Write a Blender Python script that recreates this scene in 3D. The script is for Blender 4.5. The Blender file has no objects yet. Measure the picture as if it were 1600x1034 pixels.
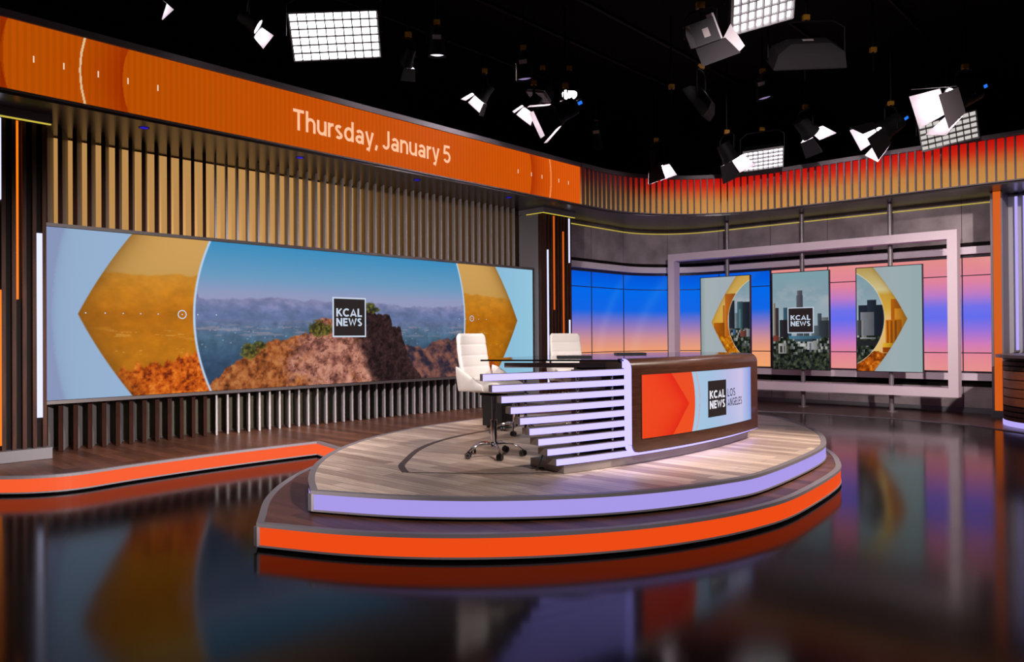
import bpy, math, random
import numpy as np
from mathutils import Vector, Matrix
random.seed(5)
SC = bpy.context.scene
COL = SC.collection
PI = math.pi

# ------------------------------------------------------------------ camera, world, light, exposure
def make_camera():
    yaw, pitch, roll = math.radians(42.5), math.radians(.38), math.radians(.4)
    fw = Vector((-math.sin(yaw) * math.cos(pitch), math.cos(yaw) * math.cos(pitch), math.sin(pitch)))
    rt = Vector((math.cos(yaw), math.sin(yaw), 0))
    up = rt.cross(fw)
    r2 = rt * math.cos(roll) - up * math.sin(roll)
    u2 = rt * math.sin(roll) + up * math.cos(roll)
    cd = bpy.data.cameras.new('camera')
    cd.sensor_width = 36
    cd.lens = 36 * 1190 / 1600
    cd.clip_end = 100
    cam = bpy.data.objects.new('camera', cd)
    COL.objects.link(cam)
    m = Matrix((r2, u2, -fw)).transposed().to_4x4()
    m.translation = (0, 0, 1.55)
    cam.matrix_world = m
    SC.camera = cam
make_camera()

w = bpy.data.worlds.new('world')
SC.world = w
w.use_nodes = True
w.node_tree.nodes['Background'].inputs[0].default_value = (.018, .016, .019, 1)
w.node_tree.nodes['Background'].inputs[1].default_value = 1.0
SC.view_settings.view_transform = 'Standard'
SC.view_settings.look = 'None'
SC.view_settings.exposure = 0.0
SC.view_settings.gamma = 1.0
SC.view_settings.use_curve_mapping = False

def spot(name, loc, target, power, color, deg, blend=.6, size=.12):
    ld = bpy.data.lights.new(name, 'SPOT')
    ld.energy = power
    ld.color = color
    ld.spot_size = math.radians(deg)
    ld.spot_blend = blend
    ld.shadow_soft_size = size
    o = bpy.data.objects.new(name, ld)
    COL.objects.link(o)
    o.location = loc
    o.rotation_euler = (Vector(target) - Vector(loc)).to_track_quat('-Z', 'Y').to_euler()
    return o
WARM = (1, .86, .74)
PALE = (1, .93, .9)
# unseen spots added to light the set; no fixture is modelled for them
spot('key_light', (-1.2, 4.6, 6.0), (-4.9, 6.2, .9), 1150, PALE, 36, .8)
spot('key_light', (.6, 10.2, 6.0), (-3.7, 7.4, .5), 4200, WARM, 32, .8)
spot('front_fill', (1.2, .2, 5.2), (-3.9, 5.2, .3), 1500, PALE, 46, .8)  # added frontal fill for the platform rims and deck
spot('back_light', (-8.2, 8.8, 5.9), (-4.6, 6.6, .6), 350, WARM, 40, .8)
spot('wash_fill', (1.5, 1.3, 2.6), (-10.2, 4.2, .9), 8000, PALE, 30, .95)  # added low spot, out of view, to brighten the fin sides
spot('wash_fill', (-2.5, -3.0, 4.0), (-10.2, 9.6, .8), 6800, PALE, 33, .95)
spot('stage_fill', (-4.0, 4.2, 6.2), (-9.2, 4.2, .2), 1500, PALE, 44, .8)  # added top spots to brighten the stage wood
spot('stage_fill', (-4.0, 8.6, 6.2), (-9.4, 8.2, .2), 1500, PALE, 44, .8)
spot('wash_fill', (-1.6, 4.6, 4.5), (-7.0, 16.4, 2.5), 2300, (1, .86, .88), 48, .8)  # added fill for the rear wall and right end
spot('wash_fill', (1.6, 8.6, 5.4), (-2.2, 16.0, 2.0), 3200, (1, .86, .84), 40, .8)

# ------------------------------------------------------------------ colour and materials
def lin(c):
    c = np.asarray(c, float)
    return np.where(c <= .04045, c / 12.92, ((c + .055) / 1.055) ** 2.4)
def rgba(c):
    r = lin(np.array(c) / 255.)
    return (float(r[0]), float(r[1]), float(r[2]), 1)
def mat(name, c, rough=.5, metal=0, spec=.5, coat=0):
    m = bpy.data.materials.new(name)
    m.use_nodes = True
    b = m.node_tree.nodes['Principled BSDF']
    b.inputs['Base Color'].default_value = rgba(c)
    b.inputs['Roughness'].default_value = rough
    b.inputs['Metallic'].default_value = metal
    b.inputs['Specular IOR Level'].default_value = spec
    b.inputs['Coat Weight'].default_value = coat
    return m
def emit(name, c, strength=1., base=(8, 8, 8), rough=.5):
    m = mat(name, base, rough, 0, .1)
    b = m.node_tree.nodes['Principled BSDF']
    b.inputs['Emission Color'].default_value = rgba(c)
    b.inputs['Emission Strength'].default_value = strength
    return m
def nodes(m):
    nt = m.node_tree
    return nt, nt.nodes, nt.links, nt.nodes['Principled BSDF']
def noisy(m, c1, c2, scale=3, detail=6, stretch=(1, 1, 1), rough=None, bump=0):
    nt, N, L, b = nodes(m)
    tc = N.new('ShaderNodeTexCoord'); mp = N.new('ShaderNodeMapping')
    mp.inputs['Scale'].default_value = stretch
    nz = N.new('ShaderNodeTexNoise'); nz.inputs['Scale'].default_value = scale; nz.inputs['Detail'].default_value = detail
    cr = N.new('ShaderNodeValToRGB')
    cr.color_ramp.elements[0].position = .3; cr.color_ramp.elements[1].position = .7
    cr.color_ramp.elements[0].color = rgba(c1); cr.color_ramp.elements[1].color = rgba(c2)
    L.new(tc.outputs['Object'], mp.inputs['Vector']); L.new(mp.outputs[0], nz.inputs['Vector'])
    L.new(nz.outputs['Fac'], cr.inputs[0]); L.new(cr.outputs[0], b.inputs['Base Color'])
    if bump:
        bp = N.new('ShaderNodeBump'); bp.inputs['Strength'].default_value = bump
        L.new(nz.outputs['Fac'], bp.inputs['Height']); L.new(bp.outputs[0], b.inputs['Normal'])
    return m
def planks(name, c1, c2, rough, turn=0., row=.13, length=1.3, coat=0):
    m = mat(name, c1, rough, 0, .5, coat)
    nt, N, L, b = nodes(m)
    tc = N.new('ShaderNodeTexCoord'); mp = N.new('ShaderNodeMapping')
    mp.inputs['Rotation'].default_value = (0, 0, turn)
    br = N.new('ShaderNodeTexBrick')
    br.offset = .37; br.inputs['Scale'].default_value = 1
    br.inputs['Brick Width'].default_value = length; br.inputs['Row Height'].default_value = row
    br.inputs['Mortar Size'].default_value = .0022; br.inputs['Bias'].default_value = 0
    br.inputs['Color1'].default_value = rgba(c1); br.inputs['Color2'].default_value = rgba(c2)
    br.inputs['Mortar'].default_value = rgba([x * .45 for x in c2])
    m2 = N.new('ShaderNodeMapping'); m2.inputs['Scale'].default_value = (1.2, 16, 1)
    nz = N.new('ShaderNodeTexNoise'); nz.inputs['Scale'].default_value = 2.2; nz.inputs['Detail'].default_value = 8
    cr = N.new('ShaderNodeValToRGB')
    cr.color_ramp.elements[0].position = .3; cr.color_ramp.elements[0].color = (.62, .6, .6, 1)
    cr.color_ramp.elements[1].position = .72; cr.color_ramp.elements[1].color = (1.1, 1.1, 1.1, 1)
    mx = N.new('ShaderNodeMix'); mx.data_type = 'RGBA'; mx.blend_type = 'MULTIPLY'; mx.inputs[0].default_value = 1
    L.new(tc.outputs['Object'], mp.inputs['Vector']); L.new(mp.outputs[0], br.inputs['Vector'])
    L.new(mp.outputs[0], m2.inputs['Vector']); L.new(m2.outputs[0], nz.inputs['Vector'])
    L.new(nz.outputs['Fac'], cr.inputs[0])
    L.new(br.outputs['Color'], mx.inputs[6]); L.new(cr.outputs[0], mx.inputs[7])
    L.new(mx.outputs[2], b.inputs['Base Color'])
    return m
def screen_mat(name, strength=1., rough=.35):
    m = mat(name, (3, 3, 3), .6, 0, .03)
    nt, N, L, b = nodes(m)
    at = N.new('ShaderNodeAttribute'); at.attribute_name = 'picture'
    L.new(at.outputs['Color'], b.inputs['Emission Color'])
    b.inputs['Emission Strength'].default_value = strength
    return m

M = {}
M['floor'] = mat('glossy black floor', (11, 9, 11), .1, 0, .5)
M['floor'].node_tree.nodes['Principled BSDF'].inputs['IOR'].default_value = 1.19
def tune_floor():
    nt, N, L, b = nodes(M['floor'])
    tc = N.new('ShaderNodeTexCoord'); nz = N.new('ShaderNodeTexNoise')
    nz.inputs['Scale'].default_value = 1.3; nz.inputs['Detail'].default_value = 5
    mr = N.new('ShaderNodeMapRange'); mr.inputs[1].default_value = .3; mr.inputs[2].default_value = .7
    mr.inputs[3].default_value = .105; mr.inputs[4].default_value = .14
    L.new(tc.outputs['Object'], nz.inputs['Vector']); L.new(nz.outputs['Fac'], mr.inputs[0])
    L.new(mr.outputs[0], b.inputs['Roughness'])
tune_floor()
M['black'] = mat('black drape', (5, 5, 6), .9, 0, .1)
M['black metal'] = mat('black painted metal', (12, 12, 13), .5, 0, .15)
M['grey'] = mat('grey trim', (112, 106, 110), .5, 0, .4)
M['dark grey'] = mat('charcoal trim', (108, 101, 105), .5, 0, .4)
M['soffit'] = mat('satin soffit', (62, 55, 56), .26, 0, .5)
M['fin side'] = noisy(mat('grey fin', (146, 136, 138), .45), (140, 131, 133), (152, 142, 144), 2, 3, (1, 1, .2))
M['walnut'] = noisy(mat('dark walnut', (58, 32, 22), .55, 0, .2), (46, 24, 17), (70, 40, 27), 5, 6, (6, 6, .6))
M['fin edge'] = mat('dark walnut edge', (46, 22, 14), .6, 0, .05)
M['steel'] = mat('brushed steel', (120, 112, 112), .38, .8)
M['bar steel'] = mat('satin nickel', (150, 138, 133), .45, .2)
M['chrome'] = mat('chrome', (225, 222, 226), .1, 1)
M['dark panel'] = mat('dark olive panel', (76, 68, 54), .6)
M['tan panel'] = emit('warm backlit panel', (190, 143, 84), .92, (150, 115, 75), .6)
M['deck'] = planks('pale oak planks', (222, 198, 180), (160, 134, 120), .42, 0.)
M['stage wood'] = planks('brown stained planks', (122, 76, 56), (84, 50, 37), .36, 0., .15, 1.2)
M['step wood'] = planks('brown step planks', (112, 70, 54), (76, 45, 36), .45, 0., .15, 1.3)
M['rear wood'] = planks('dark rear planks', (92, 56, 42), (66, 38, 29), .28, 0., .12, 1.5)
M['rim'] = mat('grey metal rim', (116, 108, 113), .5)
M['inlay'] = mat('dark inlay', (76, 58, 52), .5)
M['lavender'] = emit('lavender light band', (168, 152, 232), 1.)
M['bar light'] = emit('pale lavender light bar', (214, 206, 255), 1.)
M['bar light'].node_tree.nodes['Principled BSDF'].inputs['Emission Color'].default_value = (.74, .65, 2.0, 1)
M['orange'] = emit('orange light band', (236, 74, 18), 1.)
M['stage orange'] = emit('coral orange light band', (248, 92, 44), 1.)
M['strip orange'] = emit('orange light strip', (255, 128, 20), 1.)
M['strip amber'] = emit('amber light strip', (210, 92, 24), 1.)
M['strip white'] = emit('cool white light strip', (212, 216, 255), 1.25)
M['strip yellow'] = emit('yellow light line', (206, 186, 70), .95)
M['tube'] = emit('violet light tube', (184, 168, 250), 1.)
M['concrete'] = noisy(mat('grey concrete panel', (140, 130, 130), .7), (118, 108, 110), (160, 148, 150), 2.4, 9)
M['pale mauve'] = mat('pale mauve frame', (214, 196, 204), .5)
M['ledge'] = mat('pale ledge', (214, 200, 210), .45)
M['recess'] = mat('dark brown recess', (22, 15, 14), .7, 0, .1)
M['mullion'] = mat('dark mullion', (34, 30, 44), .5)
M['base board'] = mat('slate base board', (92, 92, 96), .5)
M['pole'] = mat('grey pole', (128, 122, 124), .4, .4)
M['side wall'] = mat('plain grey panel', (150, 148, 148), .6)
M['screen'] = screen_mat('screen picture', 1.)
M['glass top'] = mat('black glass', (10, 10, 14), .06, 0, .6)
M['smoke'] = mat('smoked acrylic', (66, 54, 60), .25, 0, .5)
M['apron'] = mat('mauve grey edge', (150, 130, 138), .35)
M['desk wood'] = noisy(mat('polished walnut veneer', (62, 35, 24), .28, 0, .5, .2), (50, 27, 19), (74, 42, 29), 6, 7, (1, 1, 14))
M['white leather'] = mat('white leather', (236, 225, 219), .45)
M['black plastic'] = mat('black plastic', (16, 16, 17), .4)
M['laptop'] = mat('dark laptop shell', (24, 22, 26), .4)
M['logo light'] = emit('pale logo lettering', (196, 208, 226), 1.)
M['logo white'] = emit('white logo lettering', (232, 230, 240), 1.)
M['logo black'] = emit('black logo field', (38, 30, 30), 1.)
M['logo dark'] = emit('dark lettering', (40, 30, 50), 1.)
M['ticker text'] = emit('peach lettering', (255, 192, 150), 1.)
M['ticker tick'] = emit('pale tick', (240, 214, 180), 1.)
M['lamp face'] = emit('white lamp diffuser', (255, 252, 255), 4.)
M['lamp face dim'] = emit('dim lamp diffuser', (216, 210, 205), .9)
M['lamp face cool'] = emit('bright lamp cells', (230, 228, 235), 1.2)
M['lens'] = emit('glowing lens', (255, 240, 250), 60.)
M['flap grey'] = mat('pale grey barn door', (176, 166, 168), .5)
M['lamp box'] = mat('dark lamp box', (44, 42, 44), .5, 0, .2)
M['lens dim'] = emit('faint lens', (190, 170, 230), .45)
M['flap'] = mat('black barn door outside', (24, 22, 23), .6, 0, .15)
M['flap lit'] = mat('barn door painted lit', (170, 164, 166), .6)  # lamplight put into the colour; the doors themselves are black on both sides
M['flap black'] = mat('black barn door', (30, 28, 29), .7, 0, .1)
M['grid cloth'] = mat('light grid fabric', (150, 147, 150), .8)
M['lamp body'] = mat('lamp housing', (14, 14, 15), .6, 0, .1)
M['yellow clamp'] = mat('yellow clamp', (150, 104, 16), .5)
M['paper'] = mat('paper label', (150, 140, 138), .7)
M['blue display'] = emit('blue display', (40, 120, 240), 1.)
M['blue downlight'] = emit('deep blue downlight', (28, 20, 190), .9)
M['podium copper'] = noisy(mat('copper veneer', (150, 82, 44), .4), (138, 74, 40), (166, 92, 50), 4, 5, (1, 1, 6))
M['cable'] = mat('green cable', (30, 60, 50), .5)

# ------------------------------------------------------------------ mesh helpers
class MB:
    def __init__(s): s.v, s.f, s.m = [], [], []
    def add(s, vs, fs, k=0):
        o = len(s.v); s.v += [tuple(map(float, p)) for p in vs]
        s.f += [tuple(o + i for i in f) for f in fs]; s.m += [k] * len(fs); return s
    def box(s, a, b, k=0):
        (x0, y0, z0), (x1, y1, z1) = a, b
        return s.add([(x0, y0, z0), (x1, y0, z0), (x1, y1, z0), (x0, y1, z0), (x0, y0, z1), (x1, y0, z1), (x1, y1, z1), (x0, y1, z1)],
                     [(3, 2, 1, 0), (4, 5, 6, 7), (0, 1, 5, 4), (1, 2, 6, 5), (2, 3, 7, 6), (3, 0, 4, 7)], k)
    def obox(s, c, ax, ay, az, k=0):            # centre and three half-axis vectors
        c, ax, ay, az = map(Vector, (c, ax, ay, az)); vs = []
        for sz in (-1, 1):
            for sx, sy in ((-1, -1), (1, -1), (1, 1), (-1, 1)): vs.append(c + ax * sx + ay * sy + az * sz)
        return s.add(vs, [(3, 2, 1, 0), (4, 5, 6, 7), (0, 1, 5, 4), (1, 2, 6, 5), (2, 3, 7, 6), (3, 0, 4, 7)], k)
    def prism(s, pts, z0, z1, k=0, kside=None):
        n = len(pts); kside = k if kside is None else kside
        s.add([(x, y, z0) for x, y in pts] + [(x, y, z1) for x, y in pts], [tuple(range(n - 1, -1, -1)), tuple(range(n, 2 * n))], k)
        o = len(s.v) - 2 * n
        s.f += [(o + i, o + (i + 1) % n, o + n + (i + 1) % n, o + n + i) for i in range(n)]; s.m += [kside] * n
        return s
    def sweep(s, path, prof, k=0, inward=1):    # path of (x,y); prof of (offset to the right of travel, z), closed
        P = [Vector((p[0], p[1])) for p in path]; n, q = len(P), len(prof); vs = []
        for i in range(n):
            a = P[i] - P[i - 1] if i else P[1] - P[0]; b = P[i + 1] - P[i] if i < n - 1 else a
            a, b = a.normalized(), b.normalized(); d = (a + b).normalized()
            nr = Vector((d.y, -d.x)) / max(.4, d.dot(b))
            for o, z in prof: vs.append((P[i].x + nr.x * o, P[i].y + nr.y * o, z))
        fs = [(i * q + j, (i + 1) * q + j, (i + 1) * q + (j + 1) % q, i * q + (j + 1) % q) for i in range(n - 1) for j in range(q)]
        fs += [tuple(range(q - 1, -1, -1)), tuple(range((n - 1) * q, n * q))]
        return s.add(vs, fs, k)
    def tube(s, path, r, seg=10, k=0):
        P = [Vector(p) for p in path]; R = r if isinstance(r, (list, tuple)) else [r] * len(P); vs = []; up = None
        for i, p in enumerate(P):
            d = ((P[min(i + 1, len(P) - 1)] - P[max(i - 1, 0)])).normalized()
            if up is None: up = Vector((0, 0, 1)) if abs(d.z) < .9 else Vector((1, 0, 0))
            x = d.cross(up).normalized(); y = x.cross(d).normalized(); up = y
            for j in range(seg):
                a = 2 * PI * j / seg; vs.append(p + (x * math.cos(a) + y * math.sin(a)) * R[i])
        n = len(P)
        fs = [(i * seg + j, (i + 1) * seg + j, (i + 1) * seg + (j + 1) % seg, i * seg + (j + 1) % seg) for i in range(n - 1) for j in range(seg)]
        fs += [tuple(range(seg)), tuple(range((n - 1) * seg, n * seg))[::-1]]
        return s.add(vs, fs, k)
    def loft(s, rings, k=0, closed=True):
        q = len(rings[0]); vs = [p for r in rings for p in r]; n = len(rings)
        fs = [(i * q + j, i * q + (j + 1) % q, (i + 1) * q + (j + 1) % q, (i + 1) * q + j) for i in range(n - 1) for j in range(q)]
        if closed: fs += [tuple(range(q))[::-1], tuple(range((n - 1) * q, n * q))]
        return s.add(vs, fs, k)
    def build(s, name, mats, parent=None, smooth=None):
        me = bpy.data.meshes.new(name); me.from_pydata(s.v, [], s.f)
        for m in (mats if isinstance(mats, (list, tuple)) else [mats]): me.materials.append(M[m])
        me.polygons.foreach_set('material_index', s.m)
        me.update()
        if smooth:
            me.polygons.foreach_set('use_smooth', [True] * len(me.polygons)); me.set_sharp_from_angle(angle=math.radians(smooth))
        o = bpy.data.objects.new(name, me); COL.objects.link(o)
        if parent is not None: attach(o, parent)
        return o
def attach(o, parent):
    o.parent = parent
    o.matrix_parent_inverse = parent.matrix_world.inverted() if parent.type != 'EMPTY' else Matrix.Translation(-Vector(parent.location))
def tag(o, label, cat=None, group=None, kind=None):
    o['label'] = label
    if cat: o['category'] = cat
    if group: o['group'] = group
    if kind: o['kind'] = kind
    return o
def thing(name, loc, label, cat, group=None, kind=None):
    o = bpy.data.objects.new(name, None); COL.objects.link(o); o.location = loc; o.empty_display_size = .1
    return tag(o, label, cat, group, kind)
def arc(c, r, a0, a1, n):
    return [(c[0] + r * math.cos(math.radians(a0 + (a1 - a0) * i / n)), c[1] + r * math.sin(math.radians(a0 + (a1 - a0) * i / n))) for i in range(n + 1)]
def catmull(P, m=8):
    P = [Vector(p) for p in P]; out = []
    for i in range(len(P) - 1):
        p0 = P[i - 1] if i else P[0] * 2 - P[1]; p1, p2 = P[i], P[i + 1]; p3 = P[i + 2] if i + 2 < len(P) else P[-1] * 2 - P[-2]
        for j in range(m):
            t = j / m
            out.append(.5 * ((2 * p1) + (p2 - p0) * t + (2 * p0 - 5 * p1 + 4 * p2 - p3) * t * t + (3 * p1 - p0 - 3 * p2 + p3) * t ** 3))
    out.append(P[-1]); return [tuple(p) for p in out]
def clip_path(path, s0, s1):                     # part of a polyline between two arc lengths
    P = [Vector(p) for p in path]; out = []; acc = 0
    for a, b in zip(P, P[1:]):
        L = (b - a).length
        if acc + L > s0 and acc < s1:
            t0 = max(0, (s0 - acc) / L); t1 = min(1, (s1 - acc) / L)
            if not out: out.append(tuple(a.lerp(b, t0)))
            out.append(tuple(a.lerp(b, t1)))
        acc += L
    return out
def path_at(path, s):
    P = [Vector(p) for p in path]; acc = 0
    for a, b in zip(P, P[1:]):
        L = (b - a).length
        if acc + L >= s or b is P[-1]:
            d = (b - a).normalized(); return a + d * (s - acc), d
        acc += L
def path_len(path): return sum((Vector(b) - Vector(a)).length for a, b in zip(path, path[1:]))

def picture(name, nu, nv, pos, color, parent, m='screen'):
    """a lit display: a fine grid whose vertices carry the colours the display shows"""
    u = np.linspace(0, 1, nu + 1); v = np.linspace(0, 1, nv + 1); U, V = np.meshgrid(u, v)
    X, Y, Z = pos(U, V); C = np.clip(color(U, V), 0, 1)
    n = (nu + 1) * (nv + 1); me = bpy.data.meshes.new(name)
    i = np.arange(n).reshape(nv + 1, nu + 1)
    q = np.stack([i[:-1, :-1], i[:-1, 1:], i[1:, 1:], i[1:, :-1]], -1).reshape(-1, 4)
    me.from_pydata(np.stack([X, Y, Z], -1).reshape(-1, 3).tolist(), [], q.tolist())
    a = me.color_attributes.new('picture', 'FLOAT_COLOR', 'POINT')
    a.data.foreach_set('color', np.concatenate([lin(C).reshape(-1, 3), np.ones((n, 1))], 1).astype(np.float32).ravel())
    me.materials.append(M[m]); me.update()
    o = bpy.data.objects.new(name, me); COL.objects.link(o); attach(o, parent)
    return o

# ------------------------------------------------------------------ numpy picture tools
def hash2(ix, iy, seed):
    h = np.sin(ix * 127.1 + iy * 311.7 + seed * 74.7) * 43758.5453
    return h - np.floor(h)
def vnoise(x, y, seed=0):
    ix, iy = np.floor(x), np.floor(y); fx, fy = x - ix, y - iy
    fx = fx * fx * (3 - 2 * fx); fy = fy * fy * (3 - 2 * fy)
    a = hash2(ix, iy, seed); b = hash2(ix + 1, iy, seed); c = hash2(ix, iy + 1, seed); d = hash2(ix + 1, iy + 1, seed)
    return (a * (1 - fx) + b * fx) * (1 - fy) + (c * (1 - fx) + d * fx) * fy
def fbm(x, y, seed=0, oct=5):
    r, a, t = 0, .5, 0
    for k in range(oct):
        r = r + a * vnoise(x, y, seed + k * 13); t += a; a *= .55; x, y = x * 2.03, y * 2.03
    return r / t
def C3(*c): return np.array(c, float) / 255.
def grad(t, stops):
    xs = [s[0] for s in stops]
    return np.stack([np.interp(t, xs, [s[1][k] / 255. for s in stops]) for k in range(3)], -1)
def over(img, mask, col):
    mask = np.clip(mask, 0, 1)[..., None]
    return img * (1 - mask) + col * mask
def edge(d, w): return np.clip(d / w + .5, 0, 1)   # soft step on a signed distance

# ------------------------------------------------------------------ stroke lettering
def arcp(cx, cy, rx, ry, a0, a1, n=14):
    return [(cx + rx * math.cos(math.radians(a0 + (a1 - a0) * i / n)), cy + ry * math.sin(math.radians(a0 + (a1 - a0) * i / n))) for i in range(n + 1)]
def glyphs(ws):
    h = ws / 2; G = {}
    G['K'] = (.66, [[(h, 0), (h, 1)], [(h, .42), (.6, 1)], [(.24, .58), (.64, 0)]])
    G['C'] = (.76, [arcp(.44, .5, .44 - h, .5 - h, 45, 315, 22)])
    G['A'] = (.78, [[(h * .7, 0), (.39, 1 - h * .3), (.78 - h * .7, 0)], [(.18, .26), (.6, .26)]])
    G['L'] = (.54, [[(h, 1), (h, h), (.54, h)]])
    G['N'] = (.74, [[(h, 0), (h, 1)], [(h, 1 - h * .6), (.74 - h, h * .6)], [(.74 - h, 0), (.74 - h, 1)]])
    G['E'] = (.58, [[(.56, 1 - h), (h, 1 - h), (h, h), (.58, h)], [(h, .51), (.52, .51)]])
    G['W'] = (1.02, [[(h * .6, 1), (.29, h * .6), (.51, .94), (.73, h * .6), (1.02 - h * .6, 1)]])
    G['S'] = (.6, [arcp(.3, .74, .3 - h, .26 - h, 35, 180, 12) + arcp(.3, .5, .3 - h, .0, 180, 180, 1)[:0] + [(h + .005, .70)] + arcp(.31, .27, .3 - h, .27 - h, 90, -145, 18)])
    G['S'] = (.6, [arcp(.3, .745, .29 - h, .255 - h, 35, 235, 14) + arcp(.3, .265, .3 - h, .265 - h, 62, -145, 16)])
    G['O'] = (.86, [arcp(.43, .5, .43 - h, .5 - h, 0, 360, 30)])
    G['G'] = (.82, [arcp(.44, .5, .44 - h, .5 - h, 48, 350, 22) + [(.88 - h, .48), (.5, .48)]])
    G['T'] = (.62, [[(0, 1 - h), (.62, 1 - h)], [(.31, 1 - h), (.31, 0)]])
    G['J'] = (.5, [[(.5 - h, 1), (.5 - h, .28)] + arcp(.24, .28, .26 - h, .28 - h, 0, -160, 12)])
    G['5'] = (.58, [[(.52, 1 - h), (.12, 1 - h), (.08, .56)] + arcp(.28, .33, .3 - h, .33 - h, 120, -150, 18)])
    x = .72; r = .27
    G['h'] = (.56, [[(h, 0), (h, 1.02)], arcp(.29, x - .29, .29 - h, .29 - h, 180, 0, 12) + [(.58 - h, 0)]])
    G['n'] = (.56, [[(h, 0), (h, x)], arcp(.29, x - .29, .29 - h, .29 - h, 180, 0, 12) + [(.58 - h, 0)]])
    G['u'] = (.56, [[(h, x), (h, .29)] + arcp(.29, .29, .29 - h, .29 - h, 180, 360, 12), [(.58 - h, x), (.58 - h, 0)]])
    G['r'] = (.34, [[(h, 0), (h, x)], arcp(.3, x - .3, .3 - h, .3 - h, 180, 78, 8)])
    G['s'] = (.46, [arcp(.23, .53, .23 - h, .19 - h, 35, 235, 12) + arcp(.23, .19, .24 - h, .19 - h, 62, -145, 14)])
    G['d'] = (.62, [arcp(.31, .36, .31 - h, .36 - h, 0, 360, 26), [(.62 - h, 0), (.62 - h, 1.02)]])
    G['a'] = (.56, [arcp(.27, .22, .26 - h, .22 - h, 0, 360, 20), [(.56 - h, 0), (.56 - h, .46)] + arcp(.29, .46, .27 - h, .26 - h, 0, 150, 12)])
    G['y'] = (.56, [[(h * .8, x), (.28, .03)], [(.56 - h * .8, x), (.25, -.16)] + arcp(.12, -.12, .13, .14 - h, -20, -110, 6)])
    G[','] = (.18, [[(.12, .12), (.04, -.16)]])
    G[' '] = (.12, [])
    return G
def lettering(mb, text, ws, gap, place, width=None, height=1.):
    """stroked capitals and small letters; place(x, y) -> 3D; returns advance"""
    G = glyphs(ws); x = 0; items = []; caps = text.isupper()
    for ch in text:
        adv, st = G[ch]
        items.append((x, st)); x += adv + gap
    total = x - gap; sx = (width / total) if width else height
    for x0, st in items:
        for pl in st:
            P = [Vector((a + x0, b)) for a, b in pl]
            P = [q for i, q in enumerate(P) if i == 0 or (q - P[i - 1]).length > 2e-3]; n = len(P)
            closed = (P[0] - P[-1]).length < 1e-4
            if closed: P = P[:-1]; n -= 1
            vs = []
            for i in range(n):
                a = P[i] - P[i - 1] if (i or closed) else P[1] - P[0]
                b = P[(i + 1) % n] - P[i] if (i < n - 1 or closed) else a
                a, b = a.normalized(), b.normalized(); d = (a + b)
                d = d.normalized() if d.length > 1e-3 else b
                nr = Vector((-d.y, d.x)) * (ws / 2) / max(.45, d.dot(b))
                for sgn in (-1, 1):
                    p = P[i] + nr * sgn
                    if caps: p.y = min(1, max(0, p.y))
                    vs.append(place(p.x * sx, p.y * height))
            fs = [(2 * i, 2 * ((i + 1) % n), 2 * ((i + 1) % n) + 1, 2 * i + 1) for i in range(n if closed else n - 1)]
            mb.add(vs, fs)
    return total * sx

# ================================================================== THE SETTING
def struct(name, mb, m, label, parent=None, smooth=None):
    o = mb.build(name, m, parent, smooth)
    if parent is None: tag(o, label, None, None, 'structure')
    return o
ZS = 4.11                                        # underside of the soffit
struct('floor', MB().box((-13, -5, -.1), (6, 21, 0)), 'floor', 'glossy black studio floor mirroring the screens')
struct('ceiling', MB().box((-13, -5, 6.6), (6, 21, 6.75)), 'black', 'black studio ceiling above the lighting rig')
struct('wall_studio_left', MB().box((-13.2, -5, -.1), (-13, 21, 6.75)), 'black', 'black studio wall behind the left set')
struct('wall_studio_rear', MB().box((-13.2, 21, -.1), (6, 21.2, 6.75)), 'black', 'black studio wall behind the rear set')
RL = [(-8.3, 13.7), (-7.4, 14.35), (-6.7, 14.64), (-5.95, 14.84), (-4.3, 14.84), (-2.97, 14.6), (-2.1, 13.9), (-.6, 12.7), (2.5, 12.0)]
rw = struct('floor_rear', MB().prism(RL + [(2.5, 16.75), (-8.7, 16.75), (-10.2, 15.9), (-10.3, 13.7)], .0005, .012), 'rear wood', 'dark wood floor strip along the rear wall')
MB().sweep(RL, [(-.01, .0005), (.012, .0005), (.012, .0135), (-.01, .0135)]).build('edge_trim', 'rim', rw)

# ---- left wall of deep grey fins over a warm lit panel
wl = MB().box((-10.95, .8, 0), (-10.75, 12.6, ZS)).build('wall_left', 'dark panel')
tag(wl, 'left set wall of deep grey vertical fins', None, None, 'structure')
MB().box((-10.75, .8, 2.8), (-10.735, 11.9, ZS - .02)).build('lit_panel', 'tan panel', wl)
FD = Vector((-math.sin(math.radians(65)), math.cos(math.radians(65)), 0)); FN = Vector((FD.y, -FD.x, 0))
walnut_edges, fins = MB(), MB()
for i in range(-2, 51):
    y = 3.10 + .1635 * i; first = y < 5.02
    hw = .018 if first else .0125
    p = Vector((-10.25, y, 0)); zz = (ZS - .002 - .194) / 2
    L = .5
    fins.obox(p + FD * (L / 2 + (.03 if first else 0)) + Vector((0, 0, .194 + zz)), FD * (L / 2 - (.02 if first else 0)), FN * hw, (0, 0, zz))
    if first:
        walnut_edges.obox(p + FD * .022 + Vector((0, 0, .194 + zz)), FD * .022, FN * .022, (0, 0, zz))
fins.build('fins', 'fin side', wl)
walnut_edges.build('fin_edges', 'fin edge', wl)

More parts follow.
